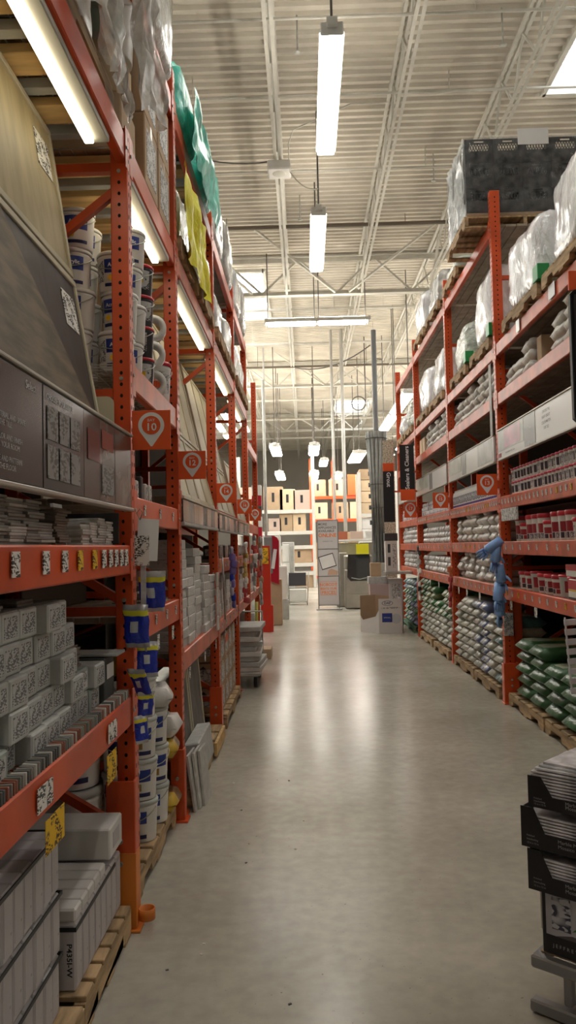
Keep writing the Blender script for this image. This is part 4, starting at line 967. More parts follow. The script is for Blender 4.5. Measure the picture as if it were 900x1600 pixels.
# ------------------------------------------------------------------ left rack, BAY 12 to 18
fc = carton('flat_white_carton', .32, .30, .062, WHITEC, tape=False, print_mat=printed('side_print', (.60, .59, .57), (.25, .25, .25), 55, .5))
def carton_stack(x, y, z, n, where, g, sc_=(1, 1, 1), q=fc):
    for i in range(n): place(q, (x+random.uniform(-.008, .008), y+random.uniform(-.008, .008), z+i*.0635*sc_[2]), rz=random.uniform(-.03, .03), label='flat white carton, %s up, in the stack %s' % (ORD[i], where), cat='carton', group=g, sc_=sc_)
carton_stack(-.95, 5.02, .96, 11, 'nearest the BAY 12 post', 'flat white cartons at BAY 12')
carton_stack(-.95, 5.36, .96, 8, 'second from the BAY 12 post', 'flat white cartons at BAY 12')
carton_stack(-.95, 5.71, .96, 11, 'third from the BAY 12 post', 'flat white cartons at BAY 12', (1, 1, .92))
carton_stack(-.93, 6.06, .96, 8, 'fourth from the BAY 12 post', 'flat white cartons at BAY 12')
carton_stack(-.93, 6.42, .96, 7, 'nearest the BAY 14 post', 'flat white cartons at BAY 12', (1.02, 1, .95))
tag(MB().cbox(-.008, 0, 0, 1.8, 0, .7, .003).build('grey_backing_sheet', M('grey_sheet', (.20, .19, .17), .8), loc=(-1.25, 4.86, .96)), 'grey sheet standing behind the flat white cartons', 'board')
sh = empty('sample_rack_strip', (-.745, 6.50, .92), label='narrow pale sample strip panel hanging before the BAY 14 post', cat='sample panel')
for i in range(4): MB().cbox(0, .012, -.06, .06, i*.12, i*.12+.115, .002).build('sample_chip', TILES[1], sh)
# floor display boards and leaning cartons
gb = lambda y0, y1, z0, z1, xb, xt, lb, m: sample_board(y0, y1, z0, z1, xb, xt, lb, m, sticker=False, name='stone_sample_board')
pallet((-1.22, 5.75, 0), .98, 1.75, 'pale wooden pallet sticking out under the stone sample boards at BAY 12')
STN = M('stone_dark', (.12, .11, .10), .6, 0, .2, 8)
gb(4.86, 5.46, .13, .80, -.80, -.86, 'dark stone sample board in a pale frame on the floor pallet, nearer', STN)
gb(5.50, 6.06, .13, .82, -.80, -.86, 'dark stone sample board in a pale frame on the floor pallet, farther', STN)
mb = MB().cbox(-.05, .05, -.30, .30, 0, .22, .008); o = mb.build('grey_carton', GREYC, loc=(-.735, 5.35, .13)); o.rotation_euler = (0, -.12, 0); tag(o, 'pale grey carton leaning on the stone boards', 'carton')
pb = MB().cbox(-.012, .012, -.30, .30, 0, .10, .003).build('loose_board', PINE, loc=(-.715, 6.28, .02)); tag(pb, 'pine board at the pallet edge by the BAY 14 post', 'board')
for i in range(3):
    o = MB().cbox(-.008, .008, -.11, .11, 0, .34, .002).build('leaning_tile', TILES[1], loc=(-.70+.02*i, 4.90+.06*i, 0)); o.rotation_euler = (0, -.13+.02*i, -.05); tag(o, 'large grey tile leaning on the floor against the BAY 12 guard, %s' % ('outermost', 'middle', 'innermost')[i], 'tile')
bt = carton('small_tin', .09, .10, .13, WHITEC, tape=False, print_mat=INKT); dk_ = carton('dark_tin', .09, .10, .12, DARKC, tape=False, print_mat=INKT)
for bi, (y0, y1, nm) in enumerate(((6.95, 8.65, 'BAY 14'), (8.95, 10.5, 'BAY 16'), (10.8, 12.5, 'BAY 18'))):
    n = int((y1-y0)/.155)
    for i in range(n): place(bt if (i*7+bi) % 3 else dk_, (-.86, y0+i*.155, 1.50), rz=random.uniform(-.1, .1), label='small printed box on the shelf at %s, %s from the left' % (nm, ORD[i]), cat='box', group='small printed boxes at '+nm)
    for st in range(4):
        for i in range(random.choice((4, 5, 6, 7))):
            if bi == 0 and st == 0: m_ = bt
            place(fc, (-.95, y0+.12+st*.42, .96+i*.0635), rz=random.uniform(-.05, .05), label='flat white carton on the knee-high shelf at %s, stack %s' % (nm, ('one', 'two', 'three', 'four')[st]), cat='carton', group='flat cartons at %s stack %s' % (nm, ('one', 'two', 'three', 'four')[st]))
def strip_of(name, x, y, z0, z1, mats, label, w_=.09, n=10, group=None, cat='display strip'):
    g = empty(name, (x, y, z0), label=label, cat=cat, group=group); H_ = z1-z0
    MB().cbox(-.008, .008, -.002, .002, 0, H_, .0005).build('clip_strip', WHITE, g)
    for i in range(n):
        z = H_*(i+.5)/n; lm = lump(.035, w_*random.uniform(.7, 1.1), H_/n*1.25, i+3, .008, n=5, k=4).build('packet', random.choice(mats), g, (random.uniform(0, .02), random.uniform(-.02, .02), z-H_/n*.6))
        lm.rotation_euler = (random.uniform(-.3, .3), 0, random.uniform(-.5, .5))
    return g
strip_of('packet_strip', -.725, 7.6, 1.02, 1.60, [BLUEB, M('packet_lilac', (.45, .42, .55), .4), M('packet_violet', (.16, .12, .40), .4)], 'hanging strip of blue and violet packets at BAY 14', n=9, w_=.13)
strip_of('packet_strip', -.72, 9.2, .95, 1.65, [M('packet_gold', (.55, .42, .12), .4), WHITE, M('packet_red', (.45, .05, .05), .4)], 'hanging strip of gold and red packets at BAY 16', n=12, w_=.14)
strip_of('packet_strip', -.72, 10.9, 1.0, 1.75, [M('packet_red', (.45, .05, .05), .4), WHITE, GREYC], 'hanging strip of red and white packets at BAY 18', n=12, w_=.15)
strip_of('packet_strip', -.72, 12.3, .7, 1.75, [M('packet_red', (.45, .05, .05), .4), CARD, GREYC], 'hanging strip of red and brown packets by the red column', n=12, w_=.18)
tl_ = MB().tube([(0, 0, 0), (.01, .05, -.55)], .009, 8).build('steel_rod', STEEL, loc=(-.73, 6.86, 1.52)); tag(tl_, 'thin steel handle hanging beside the BAY 14 post', 'tool handle')
for i, (y, z) in enumerate(((5.0, .845), (5.75, .845), (6.45, .845), (7.2, .845), (7.6, .845), (8.0, .845), (8.4, .845))): hang_tag(y, z, .05, .075, TAGP, 'white price card hanging under the low beam beyond BAY 12, %s from the camera' % ORD[i], x=-.753)
hang_tag(7.3, .80, .22, .07, SIGNO, 'small orange card hanging under the low beam beyond the BAY 14 post')
# pile of grey-white cartons on a cart in the aisle edge past BAY 14
g = empty('stock_cart', (-.80, 9.33, 0), label='low cart heaped with grey-white flat cartons beyond the BAY 14 post', cat='cart')
MB().cbox(-.26, .26, -.45, .45, .14, .18, .006).build('platform', GREYM, g)
for sx in (-.2, .2):
    for sy in (-.36, .36): MB().lathe([(0, -.02), (.06, -.02), (.06, .02), (0, .02)], 14).build('caster', BLKI, g, (sx, sy, .062)).rotation_euler = (0, PI/2, 0)
MB().tube([(-.24, .43, .18), (-.24, .43, .8), (.24, .43, .8), (.24, .43, .18)], .014, 8).build('handle', GREYM, g)
z = .18
for i in range(9):
    o = MB().cbox(-.22, .22, -.36, .36, 0, .055, .006).build('grey_flat_carton', GREYC if i % 3 else WHITEC, loc=(-.78+random.uniform(-.03, .05), 9.30+random.uniform(-.03, .03), z)); o.rotation_euler.z = random.uniform(-.12, .12); z += .057
    tag(o, 'grey-white flat carton on the low cart, %s from the bottom' % ORD[i], 'carton', 'cartons on the low cart')
pallet((-1.15, 11.1, 0), .85, 1.1, 'wooden pallet on the floor at BAY 18 with tall grey cartons')
for i, (y, h, m_) in enumerate(((10.75, .40, GREYC), (11.1, .55, WHITEC), (11.45, .45, GREYC2))): tag(MB().cbox(-.25, .25, -.15, .15, 0, h, .008).build('tall_carton', m_, loc=(-.98, y, .126)), 'tall %s carton on the BAY 18 floor pallet' % ('grey', 'white', 'green-grey')[i], 'carton')
for i in range(2): tag(MB().tube([(0, 0, 0), (.02, .02, .85)], .018, 8).build('yellow_roll', M('olive_yellow', (.45, .45, .08), .5), loc=(-.70, 10.6+.12*i, 0)), 'thin yellow-green tube standing by BAY 18, %s' % ('nearer', 'farther')[i], 'tube')
tag(MB().cbox(-.14, .14, -.2, .2, 0, .14, .006).build('brown_open_carton', CARD, loc=(-.66, 11.4, 0)), 'small brown carton on the floor edge at BAY 18', 'carton')
pallet((-1.2, 7.7, 0), .95, 1.5, 'wooden pallet under the low shelf between BAY 14 and BAY 16')
for i in range(4):
    for l in range(3): place(wc, (-1.0, 7.2+i*.36, .126+l*.225), sc_=(1, 1, .6), label='carton on the floor pallet between BAY 14 and BAY 16, tier %s' % ('one', 'two', 'three')[l], cat='carton', group='cartons on the floor between BAY 14 and 16 tier %s' % ('one', 'two', 'three')[l])

# ------------------------------------------------------------------ right rack goods
RB = {'R0': (5.15, 7.9, 'nearest right bay'), 'R1': (7.9, 10.6, 'right bay at BAY 13'), 'R2': (10.6, 13.7, 'right bay at BAY 15'), 'R3': (13.7, 16.3, 'right bay at BAY 17')}
def rx(u): return XR+u
# long header panels
def header_r(y0, y1, z0, z1, parts, label):
    g = empty('display_header', (XR-.012, y0, z0), label=label, cat='sign panel'); h = z1-z0
    MB().cbox(.0, .02, 0, y1-y0, 0, h, .003).build('backing_board', WHITEC, g)
    MB().cbox(-.012, .03, 0, y1-y0, -.016, 0, .003).build('bottom_lip', LIPM, g); MB().cbox(-.012, .03, 0, y1-y0, h, h+.014, .003).build('top_lip', LIPM, g)
    for q, (a, b, c, d, m) in enumerate(parts): MB().cbox(-.003-.0012*q, -.0005-.0012*q, (y1-y0)*a, (y1-y0)*b, h*c, h*d, .0008).build('print_sheet', m, g)
    return g
HP = M('header_paper', (.60, .59, .56), .4, coat=.3); HPINK = M('header_pink', (.50, .17, .25), .4, 0, .35, 4, coat=.3); HGREY = M('header_grey', (.15, .145, .14), .4, coat=.3); HROOM = M('header_room', (.36, .36, .33), .4, 0, .25, 6, coat=.3); HGREEN = M('header_greenish', (.42, .43, .37), .4, 0, .2, 5, coat=.3)
hd = header_r(5.3, 7.84, 2.42, 2.70, [(.0, 1, .0, 1, HP)], 'long white header panel with pink photo on the nearest right rack')
MB().cbox(-.005, -.0032, 2.54*.64, 2.54*1.0-.01, .07, .27, .0005).build('picture', HROOM, hd); MB().cbox(-.006, -.0052, 2.54*.68, 2.54*.90, .085, .268, .0004).build('picture', HPINK, hd)
MB().cbox(-.006, -.0032, 2.54*.50, 2.54*.63, .006, .276, .0005).build('picture', HGREY, hd); MB().cbox(-.006, -.0032, 2.54*.95, 2.54*.99, .012, .052, .0005).build('picture', M('header_redmark', (.35, .04, .05), .5), hd)
def rt(s_, y, z, size, m=None, b=.0005): return text(s_, size, m or WHITEP, hd, (-.0066, y, z), FACE_R, bold=b, align='CENTER')
rt('grout', 2.54*.565, .035, .045); rt('mortar', 2.54*.57, .15, .045)
for i, t_ in enumerate(('CHOOSE THE', 'RIGHT GROUT', 'COLOR MATCH', 'FOR TILE')): rt(t_, 2.54*.38, .225-i*.045, .032, BLKI)
rt('MIX AND MATCH YOUR COLOR', 2.54*.82, .035, .022, BLKI)
header_r(8.02, 10.55, 2.42, 2.68, [(0, 1, 0, 1, HP), (.02, .30, .08, .95, HROOM), (.55, .64, .03, .97, HGREY), (.66, .99, .25, .97, HGREEN)], 'white and green header panel between BAY 13 and BAY 15')
header_r(10.72, 13.65, 2.42, 2.68, [(0, 1, 0, 1, HP), (.40, .50, .03, .97, HGREY), (.55, .98, .25, .95, HGREEN)], 'white and green header panel between BAY 15 and BAY 17')
header_r(13.8, 16.2, 2.42, 2.66, [(0, 1, 0, 1, HP), (.3, .6, .1, .9, HGREEN)], 'white header panel beyond BAY 17')
# tubs and jars
JL = printed('jar_print', (.62, .62, .64), (.10, .09, .13), 26, .33); JD = M('jar_dark_label', (.05, .035, .05), .4); JP = M('lid_pink_red', (.55, .06, .12), .35, ov=.1)
j1 = pail('small_jar', .047, .125, WHITE, JP, [(.03, .09, 90, 165, JL), (.02, .085, 175, 215, JD), (.03, .09, 222, 290, JL)], handle=False, lidh=.16)
j2 = pail('red_lid_tub', .085, .235, WHITE, REDL, [(.03, .15, 100, 170, JL), (.07, .15, 178, 235, REDB), (.02, .065, 178, 205, JD), (.02, .065, 212, 260, JL)], handle=False, lidh=.17)
j3 = pail('low_tub', .092, .17, WHITE, REDL, [(.025, .11, 90, 180, JL), (.06, .11, 190, 262, REDB), (.02, .055, 190, 225, JD), (.02, .055, 232, 262, REDB)], handle=False, lidh=.2)
j4 = pail('grey_tub', .095, .18, M('tub_grey', (.46, .48, .47), .4), REDL, [(.04, .13, 200, 255, REDB)], handle=False)
y0, y1 = 5.42, 7.75
n = int((y1-y0)/.103)
for l in range(2):
    for i in range(n): place(j1, (rx(.085), y0+i*.103, 2.05+l*.128), rz=random.uniform(-.5, .5), label='small jar with pink-red lid, %s tier, %s from the camera end' % (('lower', 'upper')[l], ORD[i]), cat='jar', group='small jars on the right rack shelf')
n = int((7.74-5.5)/.18)
for i in range(n): place((j2, j2, j3, j2)[i % 4], (rx(.12), 5.5+i*.18, 1.60), rz=random.uniform(-.4, .4), label='white tub with red lid on the eye-level shelf, %s from the camera end' % ORD[i], cat='tub', group='red-lidded tubs on the eye-level shelf')
n = int((7.7-5.45)/.195)
for i in range(n):
    q = (j3, j3, j4, j3)[(i+2) % 4]; place(q, (rx(.125), 5.45+i*.195, 1.15), rz=random.uniform(-.4, .4), label='%s tub with red lid on the chest-high shelf, %s from the camera end' % ('grey' if q is j4 else 'white', ORD[i]), cat='tub', group='red-lidded tubs on the chest-high shelf')
for i in range(7): place(j3, (rx(.32), 5.6+i*.2, 1.15), label='low tub with red lid in the second row of the chest-high shelf', cat='tub', group='tubs in the second row of the chest-high shelf')
for i in range(9): place(j2, (rx(.31), 5.55+i*.22, 1.60), label='tub with red lid in the second row of the eye-level shelf', cat='tub', group='tubs in the second row of the eye-level shelf')
rc = empty('red_carton', (rx(.13), 5.95, 1.322), label='red white and yellow carton stacked on the tubs of the chest-high shelf', cat='carton')
MB().cbox(-.09, .09, -.15, .15, 0, .09, .005).build('carton_body', WHITE, rc); MB().cbox(-.092, .092, -.152, .152, .045, .092, .004).build('carton_lid', REDL, rc)
rc = empty('red_label_tub', (rx(.03), 5.86, 1.15), label='red and yellow labelled square tub at the front of the chest-high shelf', cat='tub')
MB().cbox(-.005, .02, -.16, .16, 0, .155, .01).build('tub_body', WHITE, rc); MB().cbox(-.0065, -.0045, -.15, .15, .08, .15, .0005).build('label', REDL, rc); MB().cbox(-.0065, -.0045, -.15, .15, .066, .078, .0005).build('label', YEL, rc); MB().cbox(-.0065, -.0045, -.15, .15, .005, .02, .0005).build('label', DARKC, rc)
tag(MB().cbox(0, .02, 0, .55, -.12, 0, .002).build('info_strip', INKT, loc=(XR-.025, 7.22, 1.92)), 'printed information strip hanging under the jar shelf by the BAY 13 post', 'info card')
for i, (y, z) in enumerate(((7.55, 1.03), (6.75, 1.03), (8.9, 1.03), (9.6, 1.03), (10.1, 1.03), (11.6, 1.03), (12.4, 1.03))): hang_tag(y, z, .075, .085, TAGP, 'white price card under the lowest beam of the right rack, %s' % ('second from the camera', 'nearest the camera', 'third', 'fourth', 'fifth', 'sixth', 'farthest')[i], x=XR-.012, s=-1)
for i, (y, m_, s1) in enumerate(((6.05, TAGP, .16), (7.02, TAGP, .11))): hang_tag(y, 3.60, s1, .11, M('tag_plastic', (.6, .6, .58), .3), 'white plastic tag holder on the upper right beam, %s' % ('nearer', 'farther')[i], x=XR-.006, s=-1)
# white bottles
bo = empty('white_bottle'); MB().lathe([(0, .0), (.034, 0), (.036, .01), (.036, .17), (.028, .20), (.013, .215), (.013, .235), (.0, .235)], 16).build('bottle_body', WHITE, bo); MB().lathe([(.0365, .012), (.0365, .035)], 16).build('label', M('label_purple', (.12, .06, .30), .4), bo); MB().lathe([(.0365, .05), (.0365, .15)], 12, a0=2.0, a1=4.4).build('label', JL, bo); snap(bo)
for l in range(1):
    for i in range(29): place(bo, (rx(.06), 8.08+i*.086, 2.05), rz=random.uniform(-.3, .3), label='white bottle with purple base band, %s from the BAY 13 sign' % ORD[i], cat='bottle', group='white bottles behind the BAY 13 sign')
for i in range(24): place(bo, (rx(.16), 8.1+i*.1, 2.05), label='white bottle in the second row behind the BAY 13 sign', cat='bottle', group='white bottles in the second row')
pk = carton('white_packet', .10, .10, .07, WHITEC, tape=False, print_mat=JL); pk2 = carton('lilac_packet', .10, .10, .06, M('packet_lilac2', (.42, .38, .50), .5), tape=False, print_mat=JL)
for bi, (a, b, nm) in enumerate(((10.8, 13.5, 'BAY 15'), (13.9, 16.1, 'BAY 17'))):
    n = int((b-a)/.115)
    for l in range(3):
        for i in range(n): place(pk2 if (i+l) % 3 == 0 else pk, (rx(.08+.01*l), a+i*.115, 2.05+l*.072), rz=PI+random.uniform(-.2, .2), label='small white or lilac packet on the jar-height shelf at '+nm, cat='packet', group='packets on the jar-height shelf at '+nm)
# bundles: white sacks on shelves
sw = [sack_proto('white_sack', .30, .26, .105, 20+i, [BAGW], amp=.3) for i in range(3)]
sp = [sack_proto('pale_packet', .22, .20, .085, 30+i, [M('packet_white', (.62, .61, .60), .35, 0, .15, 14, .6, ov=.15, bscale=24), M('packet_grey', (.30, .30, .32), .4)], ms=lambda u, v: 1 if abs(u) < .3 and abs(v) < .6 else 0, amp=.3) for i in range(2)]
def sacks(protos, x, ya, yb, z, L_, h, tiers, lab, grp, cat='sack', rz=0, skip=0, xj=.012):
    n = int((yb-ya)/L_)
    for i in range(n):
        t = tiers(i, n) if callable(tiers) else tiers
        for l in range(t):
            off = (.5 if l % 2 else 0)*L_*skip
            place(random.choice(protos), (x+random.uniform(-xj, xj), ya+L_*(i+.5)+off, z+l*h), rz=rz+random.uniform(-.08, .08), label=lab, cat=cat, group=grp, parts=False)
TI = lambda lo, hi, sd: (lambda i, n: lo+int((hi-lo+.99)*abs(noise.noise(Vector((i*1.7, sd, .3)))*1.6) % (hi-lo+1)))
sacks(sw, rx(.17), 5.7, 6.55, 3.10, .30, .098, lambda i, n: 4-i, 'white cloth-like sack on the nearest upper right shelf, near group', 'white sacks near group')
sacks(sw, rx(.17), 6.85, 7.75, 3.10, .30, .098, lambda i, n: (3, 2, 2)[i % 3], 'white cloth-like sack on the nearest upper right shelf, by the BAY 13 post', 'white sacks by the BAY 13 post')
tag(MB().cbox(0, .2, -.06, .06, 0, .26, .005).build('brown_carton', CARD, loc=(rx(.08), 6.70, 3.10)), 'narrow brown carton between the white sacks on the upper right shelf', 'carton')
sacks(sw, rx(.17), 8.05, 10.5, 3.10, .30, .098, lambda i, n: (3, 4, 4, 3, 4, 3, 3, 2)[i % 8], 'white sack on the upper shelf at BAY 13', 'white sacks on the upper shelf at BAY 13')
sacks(sw, rx(.17), 10.75, 13.0, 3.10, .30, .098, lambda i, n: (4, 4, 3, 4, 3, 4, 3)[i % 7], 'white sack on the upper shelf at BAY 15', 'white sacks on the upper shelf at BAY 15')
for i in range(2): tag(MB().cbox(0, .3, -.12, .12, 0, .28, .006).build('brown_carton', CARD2, loc=(rx(.06), 13.15+i*.3, 3.10)), 'pale brown carton on the upper shelf beside the BAY 17 post, %s' % ('nearer', 'farther')[i], 'carton')
sacks(sw, rx(.17), 13.9, 16.1, 3.10, .30, .098, 3, 'white sack on the upper shelf at BAY 17', 'white sacks on the upper shelf at BAY 17')
sacks(sw, rx(.17), 8.05, 10.5, 1.60, .30, .095, lambda i, n: (3, 3, 4, 3, 4, 4, 3, 3)[i % 8], 'white wrapped bundle on the eye-level shelf at BAY 13', 'bundles on the eye-level shelf at BAY 13', cat='bundle')
sacks(sp+sw[:1], rx(.17), 8.05, 10.5, 1.15, .30, .088, lambda i, n: (4, 3, 4, 4, 3, 4, 4, 3)[i % 8], 'white wrapped bundle on the chest-high shelf at BAY 13', 'bundles on the chest-high shelf at BAY 13', cat='bundle')
for z_, nm_ in ((1.60, 'eye-level'), (1.15, 'chest-high')):
    sacks(sp, rx(.14), 10.75, 13.55, z_, .22, .082, lambda i, n: 3+(i*3) % 3, 'pale printed packet on the %s shelf at BAY 15' % nm_, 'packets on the %s shelf at BAY 15' % nm_, cat='packet')
    sacks(sp, rx(.14), 13.85, 16.15, z_, .22, .082, lambda i, n: 3+(i*2) % 3, 'pale printed packet on the %s shelf at BAY 17' % nm_, 'packets on the %s shelf at BAY 17' % nm_, cat='packet')
# floor pallets with sacks
ALT = lambda a, b: (lambda u, v: 1 if (abs(u) < a and abs(v) < b) else 0)
gA = [sack_proto('green_sack', .42, .62, .118, 40+i, [M('sack_leaf', (.05, .15, .06), .36, 0, .3, 7, .5, ov=.15, bscale=16), M('sack_panel_white', (.50, .55, .42), .36, 0, .2, 9, .4), M('sack_panel_tan', (.50, .34, .10), .4, 0, .2, 8, .3)], ms=lambda u, v: (2 if v > .1 else 1) if (abs(u) < .45 and -.75 < v < .6) else (1 if v < -.9 and abs(u) < .5 else 0)) for i in range(3)]
pallet((2.45, 7.22, 0), .98, 1.12, 'wooden pallet under green sacks beside the post with the blue gloves')
pallet((2.45, 6.02, 0), .98, 1.20, 'wooden pallet under the lower green sack pile at the right edge')
for l in range(5):
    for i in range(2 if l < 5 else 1): place(gA[(l+i) % 3], (2.29+.02*(l % 2), 7.00+i*.44+.03*(l % 2), .126+l*.108-.002), rz=random.uniform(-.06, .06), label='green sack on the pallet beside the glove post, %s layer, %s' % (ORD[l], ('near', 'far')[i]), cat='sack', group='green sacks beside the glove post')
for l in range(3):
    for i in range(3): place(gA[(l+i+1) % 3], (2.28+.02*(l % 2), 5.66+i*.43, .126+l*.108), rz=random.uniform(-.06, .06), label='green sack on the right edge pallet, %s layer, %s from the camera' % (ORD[l], ORD[i]), cat='sack', group='green sacks on the right edge pallet')
for i in range(2): place(gA[i], (2.29, 6.1+i*.44, .126+3*.108), rz=.05, label='green sack topping the right edge pallet, %s' % ('near', 'far')[i], cat='sack', parts=False)
for l in range(4):
    for i in range(3): place(gA[l % 3], (2.78, 6.3+i*.45, .45+l*.11 if 0 else .126+l*.11), label='green sack in the dark rear row of the nearest right bay', cat='sack', group='green sacks in the dark rear row')
def mixed(nm, lab, mats, L_, W_, H_): return [sack_proto(nm, L_, W_, H_, 60+len(mats)*3+i, [m, M('sack_print_'+nm, (.46, .46, .42), .4, 0, .3, 12, .4)], ms=lambda u, v: 1 if abs(u) < .5 and v < -.55 and abs(u) > .1 else 0, amp=.25) for i, m in enumerate(mats)]
p1 = mixed('floor_sack', '', [BAGG[3], BAGG[5], BAGG[2], BAGG[4]], .34, .5, .105)
for i, (y, l_) in enumerate(((8.62, 1.16), (9.85, 1.2))): pallet((2.42, y, 0), .98, l_, 'wooden pallet under mixed sacks at BAY 13, %s' % ('nearer', 'farther')[i])
for c_ in range(7):
    y = 8.20+c_*.345; ps = ([p1[3], p1[2]], [p1[2], p1[5-4]], [p1[0]], [p1[0], p1[1]], [p1[2], p1[1]], [p1[2]], [p1[1], p1[2]])[c_]
    for l in range((7, 7, 8, 8, 8, 8, 7)[c_]): place(random.choice(ps), (2.20+random.uniform(-.015, .015), y, .126+l*.098), rz=random.uniform(-.07, .07), label='%s sack stacked on the floor at BAY 13, %s layer, %s column' % (('teal and pale', 'pale', 'blue', 'blue-grey', 'pale grey', 'pale', 'grey')[c_], ORD[l], ORD[c_]), cat='sack', group='floor sacks at BAY 13', parts=False)
p2 = mixed('olive_sack', '', [BAGG[1], BAGG[2], BAGG[0], BAGG[5]], .34, .5, .105)
for i, (y, l_) in enumerate(((11.35, 1.2), (12.75, 1.2))): pallet((2.40, y, 0), .98, l_, 'wooden pallet under olive sacks at BAY 15, %s' % ('nearer', 'farther')[i])
for c_ in range(8):
    y = 10.95+c_*.345
    for l in range((8, 8, 5, 6, 8, 9, 9, 9)[c_]): place(random.choice([p2[1], p2[3]] if l < 4 else [p2[0], p2[2]]), (2.19+random.uniform(-.015, .015), y, .126+l*.098), rz=random.uniform(-.07, .07), label='olive or pale sack stacked on the floor at BAY 15, %s layer, %s column' % (ORD[l], ORD[c_]), cat='sack', group='floor sacks at BAY 15', parts=False)
pallet((2.40, 14.9, 0), .98, 1.6, 'greenish pallet under dark teal sacks at BAY 17', mat=M('pallet_green', (.10, .20, .12), .7))
for c_ in range(5):
    for l in range(8): place(random.choice([p1[3], p2[2], p1[0]]), (2.18+random.uniform(-.015, .015), 14.2+c_*.345, .126+l*.098), rz=random.uniform(-.07, .07), label='dark teal or blue sack stacked on the floor at BAY 17, %s layer' % ORD[l], cat='sack', group='floor sacks at BAY 17 %s layer' % ORD[l], parts=False)
# wrapped pallets on the upper right levels
WR = M('stretch_wrap_white', (.72, .72, .74), .13, 0, .22, 7, 1.0, ov=.05, stretch=(1, 1.6, .55), bscale=24, coat=.6)
WG = M('stretch_wrap_green', (.42, .46, .40), .18, 0, .3, 5, 1.0, stretch=(1, 1, 2), bscale=12)
for i, (y, dy, dz, m_, lb, gr) in enumerate(((5.75, .95, .90, WR, 'white wrapped pallet on the upper right shelf at the picture edge', 1), (6.92, 1.15, .84, WR, 'white wrapped pallet on the upper right shelf left of the BAY 13 post', 1), (8.50, .95, .98, WR, 'tall white wrapped pallet just beyond the BAY 13 post', 1),
        (9.70, 1.0, .72, WG, 'greenish wrapped pallet on the upper right shelf before BAY 15', 1), (11.35, 1.15, .85, WR, 'white wrapped pallet on the upper right shelf beyond BAY 15, nearer', 0), (12.75, 1.2, .88, WR, 'white wrapped pallet on the upper right shelf beyond BAY 15, farther', 0), (14.4, 1.0, .70, WG, 'striped wrapped pallet on the upper right shelf beyond BAY 17', 0), (15.6, .9, .6, WR, 'small wrapped pallet at the far end of the upper right shelf', 0))):
    wrapped((2.44, y, 3.60), 1.0, dy, dz, lb, 80+i, mat=m_, amp=.045, green=bool(gr), k=6)
for i, (y, dy, dz, m_, lb) in enumerate(((11.35, 1.1, .62, CL, 'clear wrapped trays on the top right shelf, nearer'), (12.7, 1.1, .80, WR, 'clear wrapped ribbed trays on the top right shelf, farther'), (9.95, .9, .30, WG, 'low wrapped pallet beside the black crates'))):
    wrapped((2.42, y, 4.88), 1.0, dy, dz, lb, 95+i, mat=m_, amp=.035, k=8)
# the pallet of black crates
CR = M('crate_black', (.018, .018, .02), .32, 0, .2, 6, coat=.5)
cp = empty('crate_pallet', (2.37, 8.56, 4.88), label='film-wrapped pallet stacked with black lattice crates on the top right shelf', cat='crate pallet')
pallet((0, 0, 0), 1.26, 1.02, None, parent=cp)
MB().cbox(-.60, .60, -.49, .49, .126, .16, .004).build('cardboard_tray', CARD, cp)
def crate_mesh(w_, d, h):
    mb = MB(); t = .008; oz0, oz1 = h*.52, h*.80; ow = w_*.34
    def wall(ax, pos, half):
        def B(a0, a1, z0, z1):
            if ax == 'y': mb.box(a0, a1, pos-t/2, pos+t/2, z0, z1)
            else: mb.box(pos-t/2, pos+t/2, a0, a1, z0, z1)
        B(-half, half, 0, oz0); B(-half, half, oz1, h*.86)
        B(-half, -ow, oz0, oz1); B(ow, half, oz0, oz1)
        B(-half, -.05, h*.86, h*.93); B(.05, half, h*.86, h*.93); B(-half, half, h*.93, h)
        n = 7
        for i in range(n):
            a = -ow+2*ow*i/n; b = a+2*ow/n
            for c, e in ((a, b), (b, a)):
                p, q = ((c, pos, oz0), (e, pos, oz1)) if ax == 'y' else ((pos, c, oz0), (pos, e, oz1)); mb.bar(p, q, .006, .006)
    for sg in (-1, 1): wall('y', sg*(d/2-t/2), w_/2); wall('x', sg*(w_/2-t/2), d/2)
    mb.box(-w_/2, w_/2, -d/2, d/2, 0, .008)
    mb.cbox(-w_/2-.003, w_/2+.003, -d/2-.003, d/2+.003, h-.02, h-.006, .002) if 0 else None
    return mb.mesh('crate', [CR])
cm = crate_mesh(.298, .31, .262)
for l in range(3):
    for i in range(4):
        for j in range(3):
            if j > 0 and i > 0: continue
            o = bpy.data.objects.new('crate', cm); col.objects.link(o); o.parent = cp; o.location = (-.45+i*.3, -.325+j*.325, .162+l*.264)
WF = film('crate_film', (.50, .53, .55), -.16, .07, 6, .5, stretch=(1, 1, 4))
wf = lump(1.25, 1.05, .86, 5, .012, n=14, k=16).build('stretch_film', WF, cp, (0, 0, .12))
# strong white film bunched on the aisle side
drape('film_bunch', (1.735, 8.08, 5.86), .98, .86, 6, film('bunched_film', (.72, .75, .75), .72, .15, 8, 1.0), 'bunched glossy film on the aisle side of the crate pallet', out=.05, tears=False)
tag(MB().cbox(-.16, .16, 0, .002, -.17, 0, .0005).build('paper_sheet', WHITEP, loc=(2.47, 8.015, 5.90)), 'white paper sheet taped to the black crates', 'paper')
